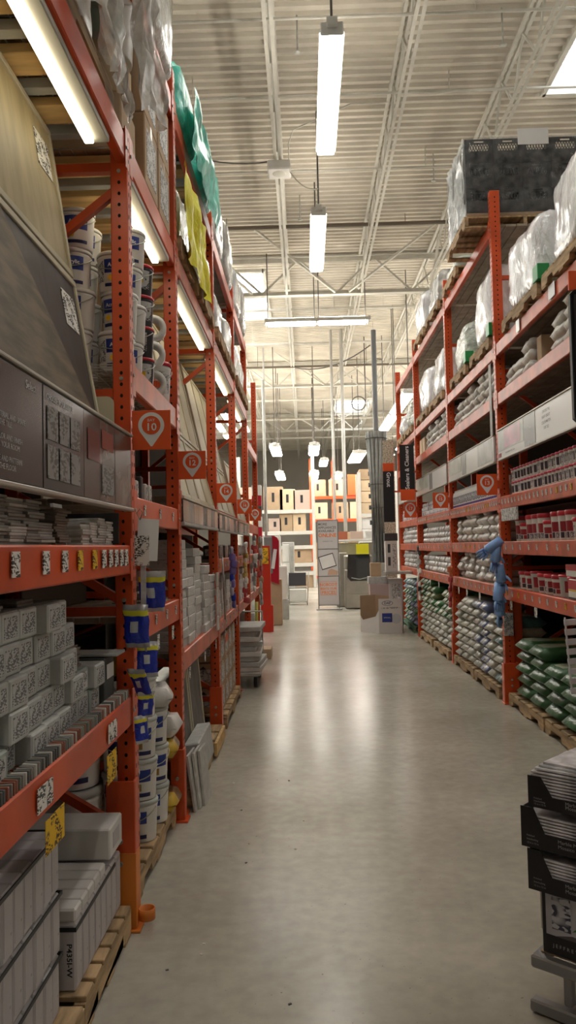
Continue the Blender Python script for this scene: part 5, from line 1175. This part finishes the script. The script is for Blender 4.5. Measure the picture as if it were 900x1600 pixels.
# blue gloves strip on the post
BG = M('glove_blue', (.24, .44, .85), .45, 0, .15, 9, .4); 
def glove(loc, rot, label, s_=1.0):
    g = empty('blue_glove', loc, 0, label, 'glove', 'blue gloves clipped in a strip'); g.rotation_euler = rot; g.scale = (s_,)*3
    mb = MB(); mb.tube([(0, 0, .0), (0, 0, -.10), (0, .002, -.17), (0, 0, -.21)], [.045, .050, .052, .040], 12); mb.build('cuff', BG, g)
    for i, (x, a, l_) in enumerate(((-.036, -.12, .085), (-.013, -.04, .10), (.012, .04, .095), (.035, .12, .075), (.055, .7, .06))):
        z0 = -.19 if i < 4 else -.12
        MB().tube([(x*.8, 0, z0), (x+math.sin(a)*l_*.6, -.008, z0-l_*.6), (x+math.sin(a)*l_, -.015, z0-l_)], [.014, .0125, .010], 8).build('finger', BG, g)
    return g
for i, (x, y, z, r_) in enumerate(((1.90, 7.60, 1.62, (.3, .9, .2)), (1.86, 7.62, 1.58, (.1, .1, .3)), (1.88, 7.66, 1.38, (.1, -.1, -.3)), (1.885, 7.70, 1.20, (-.1, .2, .5)), (1.90, 7.72, 1.05, (.15, -.1, .9)))):
    glove((x, y, z), r_, 'light blue rubber glove in the strip on the right post, %s from the top' % ORD[i])
tag(MB().cbox(-.012, .012, -.003, .003, -.85, .06, .001).build('clip_strip', WHITE, loc=(1.90, 7.77, 1.60)), 'white clip strip holding the blue gloves', 'display strip')
tag(MB().cbox(-.05, .05, -.012, 0, 0, .23, .006).build('literature_pocket', INKT, loc=(2.01, 7.88, .66)), 'grey printed pocket fixed to the right post below the gloves', 'leaflet pocket')
strip_of('red_packet_strip', 1.90, 10.42, .75, 1.28, [M('packet_red', (.45, .05, .05), .4), M('packet_orange', (.6, .15, .05), .4)], 'hanging strip of red packets on the BAY 15 post', n=8, w_=.11)
strip_of('grey_packet_strip', 1.90, 13.3, .65, 1.55, [DARKC, WHITE, GREYC], 'hanging strip of black and white packets near the BAY 17 post', n=12, w_=.13)
o = MB(); H_ = .55
for i in range(8): o.cbox(-.09, .09, -.006, .006, i*.07, i*.07+.045, .004)
for x in (-.085, .075): o.cbox(x, x+.012, -.007, .007, 0, H_, .003)
sp_ = o.build('slotted_tray', M('tray_lilac_white', (.62, .62, .68), .4), loc=(1.97, 5.70, .50)); sp_.rotation_euler = (0, -.06, 0); tag(sp_, 'pale slotted plastic tray hanging at the right picture edge', 'tray')
tag(MB().cbox(-.003, .003, -.05, .05, -.9, 0, .002).build('upright_channel', M('channel_grey', (.30, .29, .26), .5), loc=(1.965, 8.12, 3.45)), 'grey vertical channel beside the right post behind the pink header', 'channel')

# ------------------------------------------------------------------ foreground right: tile display stack on a cart
ds = empty('tile_display_cart', (.765, 2.755, 0), math.radians(-41), 'grey cart at the lower right edge that carries the black tile display', 'cart')
CG = M('cart_grey', (.28, .28, .29), .4, .4)
for z, y in ((.035, -.015), (.175, 0)): MB().cbox(-.02, .70, y-.02, y+.02, z-.03, z+.012, .006).build('rail', CG, ds)
MB().cbox(-.02, .70, .26, .30, .145, .187, .006).build('rail', CG, ds)
MB().cbox(-.02, .02, .0, .28, .15, .186, .004).build('side_rail', CG, ds); MB().cbox(.66, .70, .0, .28, .15, .186, .004).build('side_rail', CG, ds)
for x in (.10, .58):
    MB().cbox(x-.015, x+.015, .0, .03, .045, .146, .004).build('leg', CG, ds); MB().cbox(x-.015, x+.015, .25, .28, .0, .146, .004).build('leg', CG, ds)
MB().cbox(.0, .68, .02, .26, .187, .193, .002).build('platform', CARD, ds)
BLKB = M('box_black', (.012, .011, .014), .4, 0, .1, 10)
lb = empty('black_picture_box', (.765, 2.755, 0), math.radians(-41), 'black box with a marble and leaf picture under the display trays', 'box')
MB().cbox(.012, .66, .012, .26, .194, .408, .004).build('carton_body', BLKB, lb)
MB().cbox(.028, .63, .0095, .0118, .262, .405, .0008).build('picture', M('picture_pale', (.50, .49, .55), .4, 0, .2, 5), lb)
MB().cbox(.050, .115, .008, .0095, .285, .395, .0004).build('picture', printed('scroll_print', (.55, .55, .60), (.06, .06, .10), 11, .30), lb)
MB().prism([(.06, .262), (.33, .262), (.20, .268), (.12, .278)], 'Y', .0078, .0094).build('picture', M('picture_dark', (.10, .08, .09), .5), lb)
for k_ in range(4): MB().prism([(.12+.018*k_, .293), (.13+.018*k_, .303+.008*(k_ % 2)), (.142+.018*k_, .300)], 'Y', .0078, .0094).build('leaf_picture', M('leaf_green', (.05, .20, .04), .5), lb)
text('J E F F R E Y   C O U R T', .017, M('print_silver', (.40, .40, .42), .4), lb, (.05, .0105, .228), FACE_Y, align='LEFT')
MB().cbox(.0, .011, .03, .25, .262, .408, .001).build('white_edge', WHITE, lb)
TD = M('tile_marble', (.66, .66, .71), .3, 0, .35, 16, ov=.1)
for k_, (z, h, dx) in enumerate(((.412, .136, -.015), (.552, .136, -.035), (.692, .105, -.005))):
    tr = empty('display_tray', (.765, 2.755, 0), math.radians(-41), 'black open-front box of pale tiles in the display, %s' % ('bottom', 'middle', 'top')[k_], 'tile display box', 'black display boxes of tiles')
    x0, x1 = dx, .66+dx; y0_, y1_ = -.02, .27
    MB().cbox(x0, x1, y0_, y1_, z, z+.006, .002).build('floor_panel', BLKB, tr)
    mb = MB(); mb.prism([(x0, z), (x1, z), (x1, z+h*.42), (x0+.085, z+h*.40), (x0+.045, z+h), (x0, z+h)], 'Y', y0_-.004, y0_); mb.build('front_panel', BLKB, tr)
    MB().cbox(x0, x0+.004, y0_, y1_, z, z+h-.004, .001).build('side_panel', BLKB, tr); MB().cbox(x1-.004, x1, y0_, y1_, z, z+h-.004, .001).build('side_panel', BLKB, tr)
    MB().cbox(x0, x1, y1_-.004, y1_, z, z+h-.004, .001).build('back_panel', BLKB, tr)
    PS = MATS['print_silver']
    for a, (t_, tz) in enumerate((('Marble Mosaic Tile', .30), ('Mosaico de marmol', .18))): text(t_, .017, PS, tr, (x0+.13, y0_-.0046, z+h*tz), FACE_Y, align='LEFT')
    for a in range(3): text(('Polished', 'Interlocking', '12 in x 12 in')[a], .0085, PS, tr, (x0+.02, y0_-.0046, z+h*(.30-.09*a)), FACE_Y, align='LEFT')
    nt_ = 11 if k_ == 2 else 10; zz = z+.008
    for q in range(nt_):
        th = .0105
        if zz+th > z+h-.002 and k_ < 2: break
        jx = random.uniform(-.004, .004)
        o = MB().cbox(x0+.008, x1-.008, y0_+.006, y1_-.008, 0, th-.0045, .001).build('display_tile', TD, loc=(.765, 2.755, zz)); o.rotation_euler.z = math.radians(-41)
        tag(o, 'pale marble tile in the %s display box, %s from the bottom' % (('bottom', 'middle', 'top')[k_], ORD[q]), 'tile', 'marble tiles in the display boxes'); zz += th
    if k_ == 2:
        for q in range(3):
            o = MB().cbox(x0+.02+.01*q, x1-.01, y0_+.01+.012*q, y1_-.01, 0, .008, .0012).build('display_tile', TD, loc=(.765, 2.755, zz)); o.rotation_euler.z = math.radians(-41-1.5*q)
            tag(o, 'pale marble tile lying loose on top of the display, %s' % ('lowest', 'middle', 'topmost')[q], 'tile'); zz += .0085

# ------------------------------------------------------------------ end of the aisle
cg = empty('mixed_front_box', (1.33, 14.42, 0), label='white open display carton with brown inside and blue print at the aisle end', cat='display carton')
CW = M('display_white', (.66, .65, .64), .5)
mb = MB(); mb.box(-.04, .38, -.30, -.295, 0, .62); mb.build('front_panel', CW, cg)
mb = MB(); mb.poly([(-.34, .10, 0), (-.04, -.298, 0), (-.04, -.298, .42), (-.09, -.23, .30), (-.30, .05, .22), (-.34, .10, .30)]); mb.build('side_panel', CW, cg)
MB().box(.375, .38, -.295, .30, 0, .62).build('side_panel', CW, cg)
mb = MB(); mb.poly([(-.34, .10, .0), (-.04, .35, 0), (-.04, .35, .66), (-.34, .10, .66)]); mb.poly([(-.04, .35, 0), (.38, .35, 0), (.38, .35, .60), (-.04, .35, .66)]); mb.build('inner_panel', CARD, cg)
MB().box(.02, .20, -.3012, -.3002, .20, .36).build('blue_print', BLUE, cg)
MB().box(-.0, .34, -.3012, -.3002, .44, .47).build('printed_line', INKT, cg); MB().prism([(.27+.09*math.cos(t*PI/8), .26+.09*math.sin(t*PI/8)) for t in range(16)], 'Y', -.3012, -.3002).build('picture', M('print_paleblue', (.50, .54, .58), .5), cg)
MB().prism([(.12+.10*math.cos(t*PI/10), .54+.045*math.sin(t*PI/10)) for t in range(20)], 'Y', -.3012, -.3002).build('logo_oval', NAVY, cg); MB().prism([(.12+.092*math.cos(t*PI/10), .54+.038*math.sin(t*PI/10)) for t in range(20)], 'Y', -.3018, -.3010).build('logo_oval', CW, cg); text('DAP', .06, NAVY, cg, (.12, -.3022, .54), FACE_Y, bold=.001); text('SPECIAL', .035, WHITEP, cg, (.11, -.3020, .28), FACE_Y)
for i, (x, y, z, w_, d, h, m_, lb_) in enumerate(((1.40, 14.95, 0, .40, .3, .85, M('carton_rose', (.50, .38, .37), .6), 'pinkish carton standing behind the white display carton'), (1.68, 14.85, 0, .26, .26, .95, WHITEC, 'white carton with print behind the white display carton'), (1.36, 15.0, .85, .36, .3, .14, GREYC, 'low grey carton on top of the pinkish one'), (1.33, 15.0, .99, .2, .2, .26, CARD, 'small brown carton on the grey one by the pipe column'))):
    o = MB().cbox(-w_/2, w_/2, -d/2, d/2, 0, h, .006).build('carton', m_, loc=(x, y, z)); tag(o, lb_, 'carton')
    if i == 1: MB().box(-w_*.3, w_*.3, -d/2-.002, -d/2, h*.55, h*.9).build('printed_label', INKT, o)
sb_ = empty('tall_sample_box', (1.60, 14.6, 1.10), label='tall white box with dark stripes standing by the last right rack', cat='box')
MB().cbox(-.11, .11, -.03, .2, 0, .56, .004).build('carton_body', WHITEC, sb_); MB().cbox(-.12, .12, -.03, .2, .56, .70, .004).build('dark_top', DARKC, sb_)
for z in (.10, .34): MB().box(-.07, -.02, -.032, -.03, z, z+.16).build('dark_stripe', DARKC, sb_)
MB().box(.02, .08, -.032, -.03, .06, .50).build('dark_stripe', INKT, sb_)
tag(MB().cbox(-.25, .25, -.1, .3, 0, .05, .005).build('shelf_plate', GREYM, loc=(1.72, 14.6, 1.04)), 'grey metal shelf plate carrying the striped white box', 'shelf') 
tag(MB().cbox(-.12, .12, 0, .02, 0, 3.8, .004).build('perforated_panel', M('perforated_cream', (.45, .42, .33), .5, 0, .5, 40), loc=(1.80, 16.5, 0)), 'cream perforated panel behind the Grout sign', 'panel')
# bundle of grey tubes round a column
tc_ = empty('tube_column', (1.60, 17.0, 0), label='tall bundle of grey tubes strapped upright around a thin column', cat='tube bundle')
TG = M('tube_grey', (.30, .31, .30), .4, .3, .15, 6)
MB().tube([(0, 0, 0), (0, 0, 6.3)], .055, 12).build('column', M('column_grey', (.20, .21, .22), .5), tc_)
for i in range(14):
    a = 2*PI*i/14; r1, r2 = .14, .20
    MB().tube([(r1*math.cos(a), r1*math.sin(a), 1.2), (r1*.85*math.cos(a+.1), r1*.85*math.sin(a+.1), 2.6), (r2*math.cos(a+.15), r2*math.sin(a+.15), 4.05)], [.034, .030, .036], 8).build('tube', TG, tc_)
for z, r_ in ((2.4, .17), (2.9, .18), (3.9, .235)): MB().tube([(r_*math.cos(t*PI/10), r_*math.sin(t*PI/10), z) for t in range(21)], .008, 6, cap=False).build('strap', DARKC, tc_)
MB().cbox(-.2, .2, -.2, .2, 0, 1.2, .01).build('base_cabinet', GREYM, tc_)
# appliances
def appliance(name, x, y, w_, d, h, mat, label, parts):
    g = empty(name, (x, y, 0), label=label, cat='appliance'); MB().cbox(-w_/2, w_/2, 0, d, .02, h, .012).build('cabinet', mat, g)
    for nm, a, b, c, e, m, pr_ in parts: MB().cbox(a, b, -pr_, .002, c, e, .004).build(nm, m, g)
    return g
SST = M('stainless', (.42, .40, .35), .28, .7, .08, 3); GLB = M('gloss_black', (.01, .01, .012), .08, coat=.8)
wa = appliance('washing_machine', 1.33, 19.6, .70, .72, .98, SST, 'stainless washing machine with black glossy lid on a pedestal drawer', [('drawer', -.34, .34, .03, .37, SST, .01), ('front_panel', -.34, .34, .39, .72, SST, .012)])
mb = MB(); mb.prism([(-.27, 1.36), (.27, 1.36), (.30, .80), (.22, .70), (-.22, .70), (-.30, .80)][::-1], 'Y', -.03, .05); mb.build('black_lid', GLB, wa)
MB().cbox(-.35, .35, .05, .7, .98, 1.34, .03).build('upper_housing', SST, wa)
MB().tube([(-.20, -.04, .78), (0, -.05, .74), (.20, -.04, .78)], .012, 8).build('lid_handle', STEEL, wa)
appliance('dryer', .93, 20.3, .30, .7, 1.40, SST, 'silver appliance in clear film left of the washing machine', [('film_edge', -.15, -.05, .3, 1.38, WRAP, .02)])
for i, x in enumerate((1.12, 1.85)): appliance('grey_appliance', x, 21.6, .70, .7, 1.66, SST, 'grey appliance under the white counter shelf, %s' % ('left', 'right')[i], [('door', -.33, .33, .1, 1.6, SST, .015)])
tag(MB().cbox(-.8, .9, 0, .5, 0, .05, .006).build('counter_shelf', WHITE, loc=(1.45, 21.5, 1.70)), 'white counter shelf above the grey appliances', 'shelf')
for i, (x, w_, m_) in enumerate(((1.02, .30, M('print_redbrown', (.50, .15, .08), .5)), (1.42, .36, M('print_peach', (.72, .55, .45), .5)), (1.86, .40, WHITE))): tag(MB().cbox(-w_/2, w_/2, 0, .02, 0, .22, .003).build('shelf_poster', m_, loc=(x, 21.52, 1.752)), ('red-brown', 'peach', 'white')[i]+' poster card standing on the white counter shelf', 'poster')
tag(MB().cbox(-.16, .16, 0, .01, 0, .26, .002).build('yellow_sign', M('sign_neon_yellow', (.85, .80, .02), .5), loc=(1.45, 19.9, 1.36)), 'bright yellow square sign standing on the washing machine', 'sign')
# standing sign
ss = empty('standing_sign', (.565, 19.6, 0), label='tall grey standing sign reading MORE APPLIANCES AVAILABLE ONLINE', cat='sign')
GF = M('sign_frame_grey', (.22, .22, .22), .4, .4); GP = M('sign_panel_grey', (.62, .60, .61), .5)
for x in (-.27, .25): MB().cbox(x, x+.02, -.02, .02, .02, 2.24, .004).build('frame_post', GF, ss)
for z in (.10, .82, 1.50, 2.22): MB().cbox(-.25, .25, -.015, .015, z, z+.02, .003).build('frame_bar', GF, ss)
MB().cbox(-.32, .32, -.16, .16, 0, .02, .004).build('base_plate', GF, ss)
for a, b, m_ in ((.12, .82, M('sign_panel_lilac', (.58, .54, .54), .5)), (.84, 1.50, GP), (1.52, 2.22, GP)): MB().cbox(-.25, .25, -.006, .006, a, b, .002).build('panel', m_, ss)
OT = M('sign_text_orange', (.85, .22, .03), .5); DT = M('sign_text_grey', (.14, .14, .15), .5)
for i, t_ in enumerate(('MORE', 'APPLIANCES', 'AVAILABLE')): text(t_, .082, DT, ss, (-.235, -.008, 2.13-i*.085), FACE_Y, align='LEFT', bold=.0015)
text('ONLINE', .125, OT, ss, (-.235, -.008, 1.85), FACE_Y, align='LEFT', bold=.003)
text('HOMEDEPOT.COM', .03, DT, ss, (0, -.008, 1.70), FACE_Y)
MB().cbox(-.21, .19, -.012, -.006, .36, .70, .001).build('orange_panel', M('sign_orange_outline', (.75, .25, .15), .5), ss); MB().cbox(-.20, .18, -.014, -.012, .37, .69, .001).build('panel', MATS['sign_panel_lilac'], ss)
for i, (t_, z_) in enumerate((('NOBODY', .10), ('BEATS OUR', .075), ('PRICES', .115))): text(t_, z_, OT, ss, (-.01, -.016, .62-i*.10), FACE_Y, bold=.002)
tp = MB().cbox(-.19, .19, -.012, 0, -.17, .17, .004).build('tablet_picture', BLKI, ss, (-.02, -.008, 1.20)); tp.rotation_euler = (0, -.28, 0); q = MB().cbox(-.175, .175, -.014, -.012, -.15, .15, .002).build('screen_picture', WHITEP, tp)
MB().prism([(-.02, .86), (.22, .86), (.24, .95), (.08, 1.02), (.0, .98)], 'Y', -.012, -.006).build('hand_picture', M('skin_print', (.55, .36, .26), .6), ss)
# left side at the end of the aisle
ps_ = empty('red_grey_machine', (-.70, 15.9, .93), label='grey and crimson rounded machine standing on top of the red column area', cat='machine')
mb = MB(); mb.prism([(-.10, 0), (.15, -.1), (.16, .78), (.13, .85), (.07, .89), (-.10, .89)], 'Y', 0, .3); mb.build('red_body', M('crimson', (.42, .01, .03), .3), ps_)
MB().cbox(-.14, .03, -.03, .28, .12, .88, .02).build('grey_side', M('machine_grey', (.24, .24, .25), .4), ps_); o = MB().cbox(-.035, .035, -.04, -.03, -.2, .2, .003).build('sticker', WHITEP, ps_, (.06, 0, .42)); o.rotation_euler = (0, .15, 0)
tag(MB().cbox(-.2, .14, 0, .4, 0, .93, .01).build('brown_cabinet', CARD, loc=(-.64, 15.95, 0)), 'brown carton stack carrying the red and grey machine', 'carton')
tag(MB().cbox(-.16, .16, 0, .3, 0, .75, .02).build('white_panel_box', WHITE, loc=(-.58, 17.2, .42)), 'white rounded panel box beside the red column', 'box')
tag(MB().cbox(-.15, .17, 0, .3, 0, .42, .01).build('grey_box', GREYM, loc=(-.56, 17.2, 0)), 'grey metal box on the floor beside the red column', 'box')
fr = empty('white_refrigerator', (-.86, 21.6, 0), label='white refrigerator with rounded top corner behind the red column', cat='appliance')
MB().cbox(-.48, .17, 0, .6, .03, 1.93, .05).build('cabinet', WHITE, fr); MB().cbox(-.47, .16, -.03, -.001, .9, 1.92, .03).build('door', WHITE, fr); MB().cbox(-.47, .16, -.03, -.001, .06, .88, .03).build('door', WHITE, fr)
rg = empty('kitchen_range', (-.50, 22.6, 0), label='narrow white and steel appliance standing right of the refrigerator', cat='appliance')
MB().cbox(-.17, .17, 0, .6, .5, 1.72, .01).build('cabinet', M('range_white', (.66, .66, .64), .3, .2), rg); MB().cbox(-.16, .03, -.02, 0, 1.15, 1.66, .01).build('door', WHITE, rg); MB().cbox(-.16, .03, -.02, 0, .55, 1.12, .01).build('door', WHITE, rg); MB().cbox(.06, .15, -.02, 0, .6, 1.6, .01).build('door', GREYM, rg); MB().cbox(-.17, .17, .02, .5, .0, .5, .01).build('base', GREYM, rg)
bk = empty('wire_cart', (-.20, 21.3, 0), label='small wheeled wire cart with dark grille at the aisle end', cat='cart')
MB().cbox(-.28, .20, -.02, .02, .52, .88, .01).build('dark_grille', M('grille_dark', (.06, .06, .07), .4), bk)
for z in (.08, .46): 
    MB().tube([(-.28, -.05, z), (.22, -.05, z), (.22, .4, z), (-.28, .4, z), (-.28, -.05, z)], .012, 6).build('frame_ring', STEEL, bk)
for x, y in ((-.28, -.05), (.22, -.05), (.22, .4), (-.28, .4)): MB().tube([(x, y, .0), (x+(.06 if x > 0 else 0), y, .88)], .012, 6).build('leg', STEEL, bk)
MB().cbox(-.26, .20, -.04, .38, .1, .42, .01).build('white_bin', WHITE, bk)
# storage racks far behind
SW_ = M('shelf_white_steel', (.60, .58, .54), .5)
def far_rack(x0, x1, y, d, levels, h, mat, label, name='storage_rack', posts=None):
    g = empty(name, (x0, y, 0), label=label, cat='storage rack'); L_ = x1-x0
    for px_ in (posts or (0, L_)):
        for py_ in (0, d): MB().cbox(px_-.06, px_+.06, py_-.05, py_+.05, 0, h, .01).build('post', mat, g)
    for z in levels: MB().cbox(0, L_, -.04, .02, z-.14, z, .01).build('beam', mat, g); MB().cbox(0, L_, .02, d, z-.05, z-.002, .004).build('deck', GREYM, g)
    return g
far_rack(-2.6, .35, 30.0, 1.1, (.62, .95, 2.02 if 0 else 1.62, 2.18, 3.0), 5.2, SW_, 'white storage rack with brown cartons, far left back')
rb_ = random.Random(3)
def far_box(x, y, z, w_, h, m_, lab, grp=None, d=.7, nm='far_carton'):
    o = empty(nm, (x, y, z), label=lab, cat='carton', group=grp); MB().cbox(-w_/2, w_/2, 0, d, 0, h, .01).build('carton_body', m_, o)
    MB().box(-.05, .05, -.003, 0, h*.35, h*.75).build('printed_mark', BLKI, o); return o
CP = M('carton_pinkish', (.55, .42, .35), .7, ov=.12); i = 0
for z, lst_ in ((0.0, ((-.9, .7, .55), (-.15, .85, .55))), (.95, ((-1.9, .8, .55), (-1.05, .6, .55), (-.25, 1.0, .6))), (2.18, ((-2.2, .5, .7), (-1.15, .5, .5), (-.72, .5, .7), (-.2, .5, .7))), (3.0, ((-2.2, .8, .9), (-1.2, .75, .9), (-.65, .6, .8), (-.1, .65, .75)))):
    for x, w_, h in lst_: far_box(x, 30.05, z+.002, w_, h, (CP, CARD, CARD2)[i % 3], 'brown carton on the far white rack, shelf %s, %s from the left' % ({0.0: 'one', .95: 'two', 2.18: 'three', 3.0: 'four'}[z], ORD[[l[0] for l in lst_].index(x)]), 'cartons on the far white rack'); i += 1
far_rack(.3, 3.9, 34.0, 1.2, (.3, 2.75, 3.75), 5.4, ORANGE, 'orange storage rack with brown cartons far back behind the standing sign', posts=(0, 1.0, 3.6))
for j, (z, xs) in enumerate(((2.752, (.65, 1.55, 2.35)), (3.752, (.6, 1.45, 2.3, 3.1)), (.302, (.7, 1.6, 2.5)), (1.0, (.7, 1.6, 2.5)))):
    for k_, x in enumerate(xs): far_box(x, 34.05, z, .72, .72 if z != .302 else .69, (CARD2, CARD)[(j+k_) % 2], 'brown carton on the far orange rack, %s shelf, %s' % (('middle', 'top', 'bottom', 'upper bottom')[j], ORD[k_]), 'cartons on the far orange rack')
far_rack(2.05, 3.4, 29.0, 1.0, (1.0, 1.75, 2.75), 4.3, SW_, 'white storage rack with tall carton pile, right of the far orange rack')
for j in range(4): far_box(2.45, 29.05, 2.752+j*.42, .75, .40, CARD2 if j < 3 else CARD, 'pale brown carton in the tall far pile left of the tube column, %s' % ('lowest', 'second', 'third', 'topmost')[j])
for j in range(2): far_box(2.45+.02*j, 29.05, 1.752+j*.43 if j == 0 else 2.18, .7, .42, WHITEC, 'white printed carton in the far white rack, %s' % ('lower', 'upper')[j])
for j in range(5): far_box(1.75, 29.6, .0+j*.42, .4, .41, CARD, 'dark brown carton beside the far white rack, tier %s' % ('one', 'two', 'three', 'four', 'five')[j])
for i, (x, y, z1) in enumerate(((-1.02, 20.4, 6.0), (.93, 24.0, 8.3), (1.25, 24.0, 8.3), (-1.27, 26, 8.3))):
    tag(MB().tube([(0, 0, 0), (0, 0, z1)], (.035, .04, .055, .03)[i], 8).build('support_pole', SW_ if i else GREYM, loc=(x, y, 0)), 'thin vertical pole at the aisle end, %s' % ('left by the last bay', 'above the standing sign', 'right of the standing sign', 'behind the left one')[i], 'pole')
for i in range(7): tag(MB().cbox(-.12, .12, 0, .3, 0, .26, .004).build('patterned_box', (WHITE, DARKC, M('crimson', (.42, .01, .03)))[i % 3], loc=(-1.22, 19.9, 1.3+i*.27)), 'small patterned box in the pile behind the red column, %s up' % ORD[i], 'box', 'patterned boxes behind the red column')
tag(MB().cbox(-.25, .2, 0, .4, 0, 1.3, .01).build('floor_cabinet', GREYM, loc=(-1.22, 19.85, 0)), 'grey display base under the patterned boxes', 'cabinet')
tag(MB().cbox(-.2, .2, 0, .05, 0, .9, .004).build('orange_banner', SIGNO, loc=(2.1, 33.90, 3.76)), 'orange vertical banner at the far orange rack', 'banner')
# crumbs on the floor
for i in range(14):
    o = MB().cbox(-.006, .006, -.004, .004, 0, .004, .001).build('floor_crumb', (WHITE, DARKC, CARD)[i % 3], loc=(random.uniform(-.6, 0), random.uniform(2.4, 5.5), 0)); o.rotation_euler.z = i; tag(o, 'tiny crumb of packing lying on the concrete floor', 'crumb', 'crumbs on the floor')

# ------------------------------------------------------------------ wording of bay numbers in the descriptions
NUM = {'10': 'ten', '12': 'twelve', '14': 'fourteen', '16': 'sixteen', '18': 'eighteen', '13': 'thirteen', '15': 'fifteen', '17': 'seventeen'}
import re
for o in col.objects:
    for k_ in ('label', 'group'):
        if k_ in o: o[k_] = re.sub(r'BAY (\d+)', lambda m: 'BAY '+NUM[m.group(1)], o[k_])
    if '_used' in o: del o['_used']
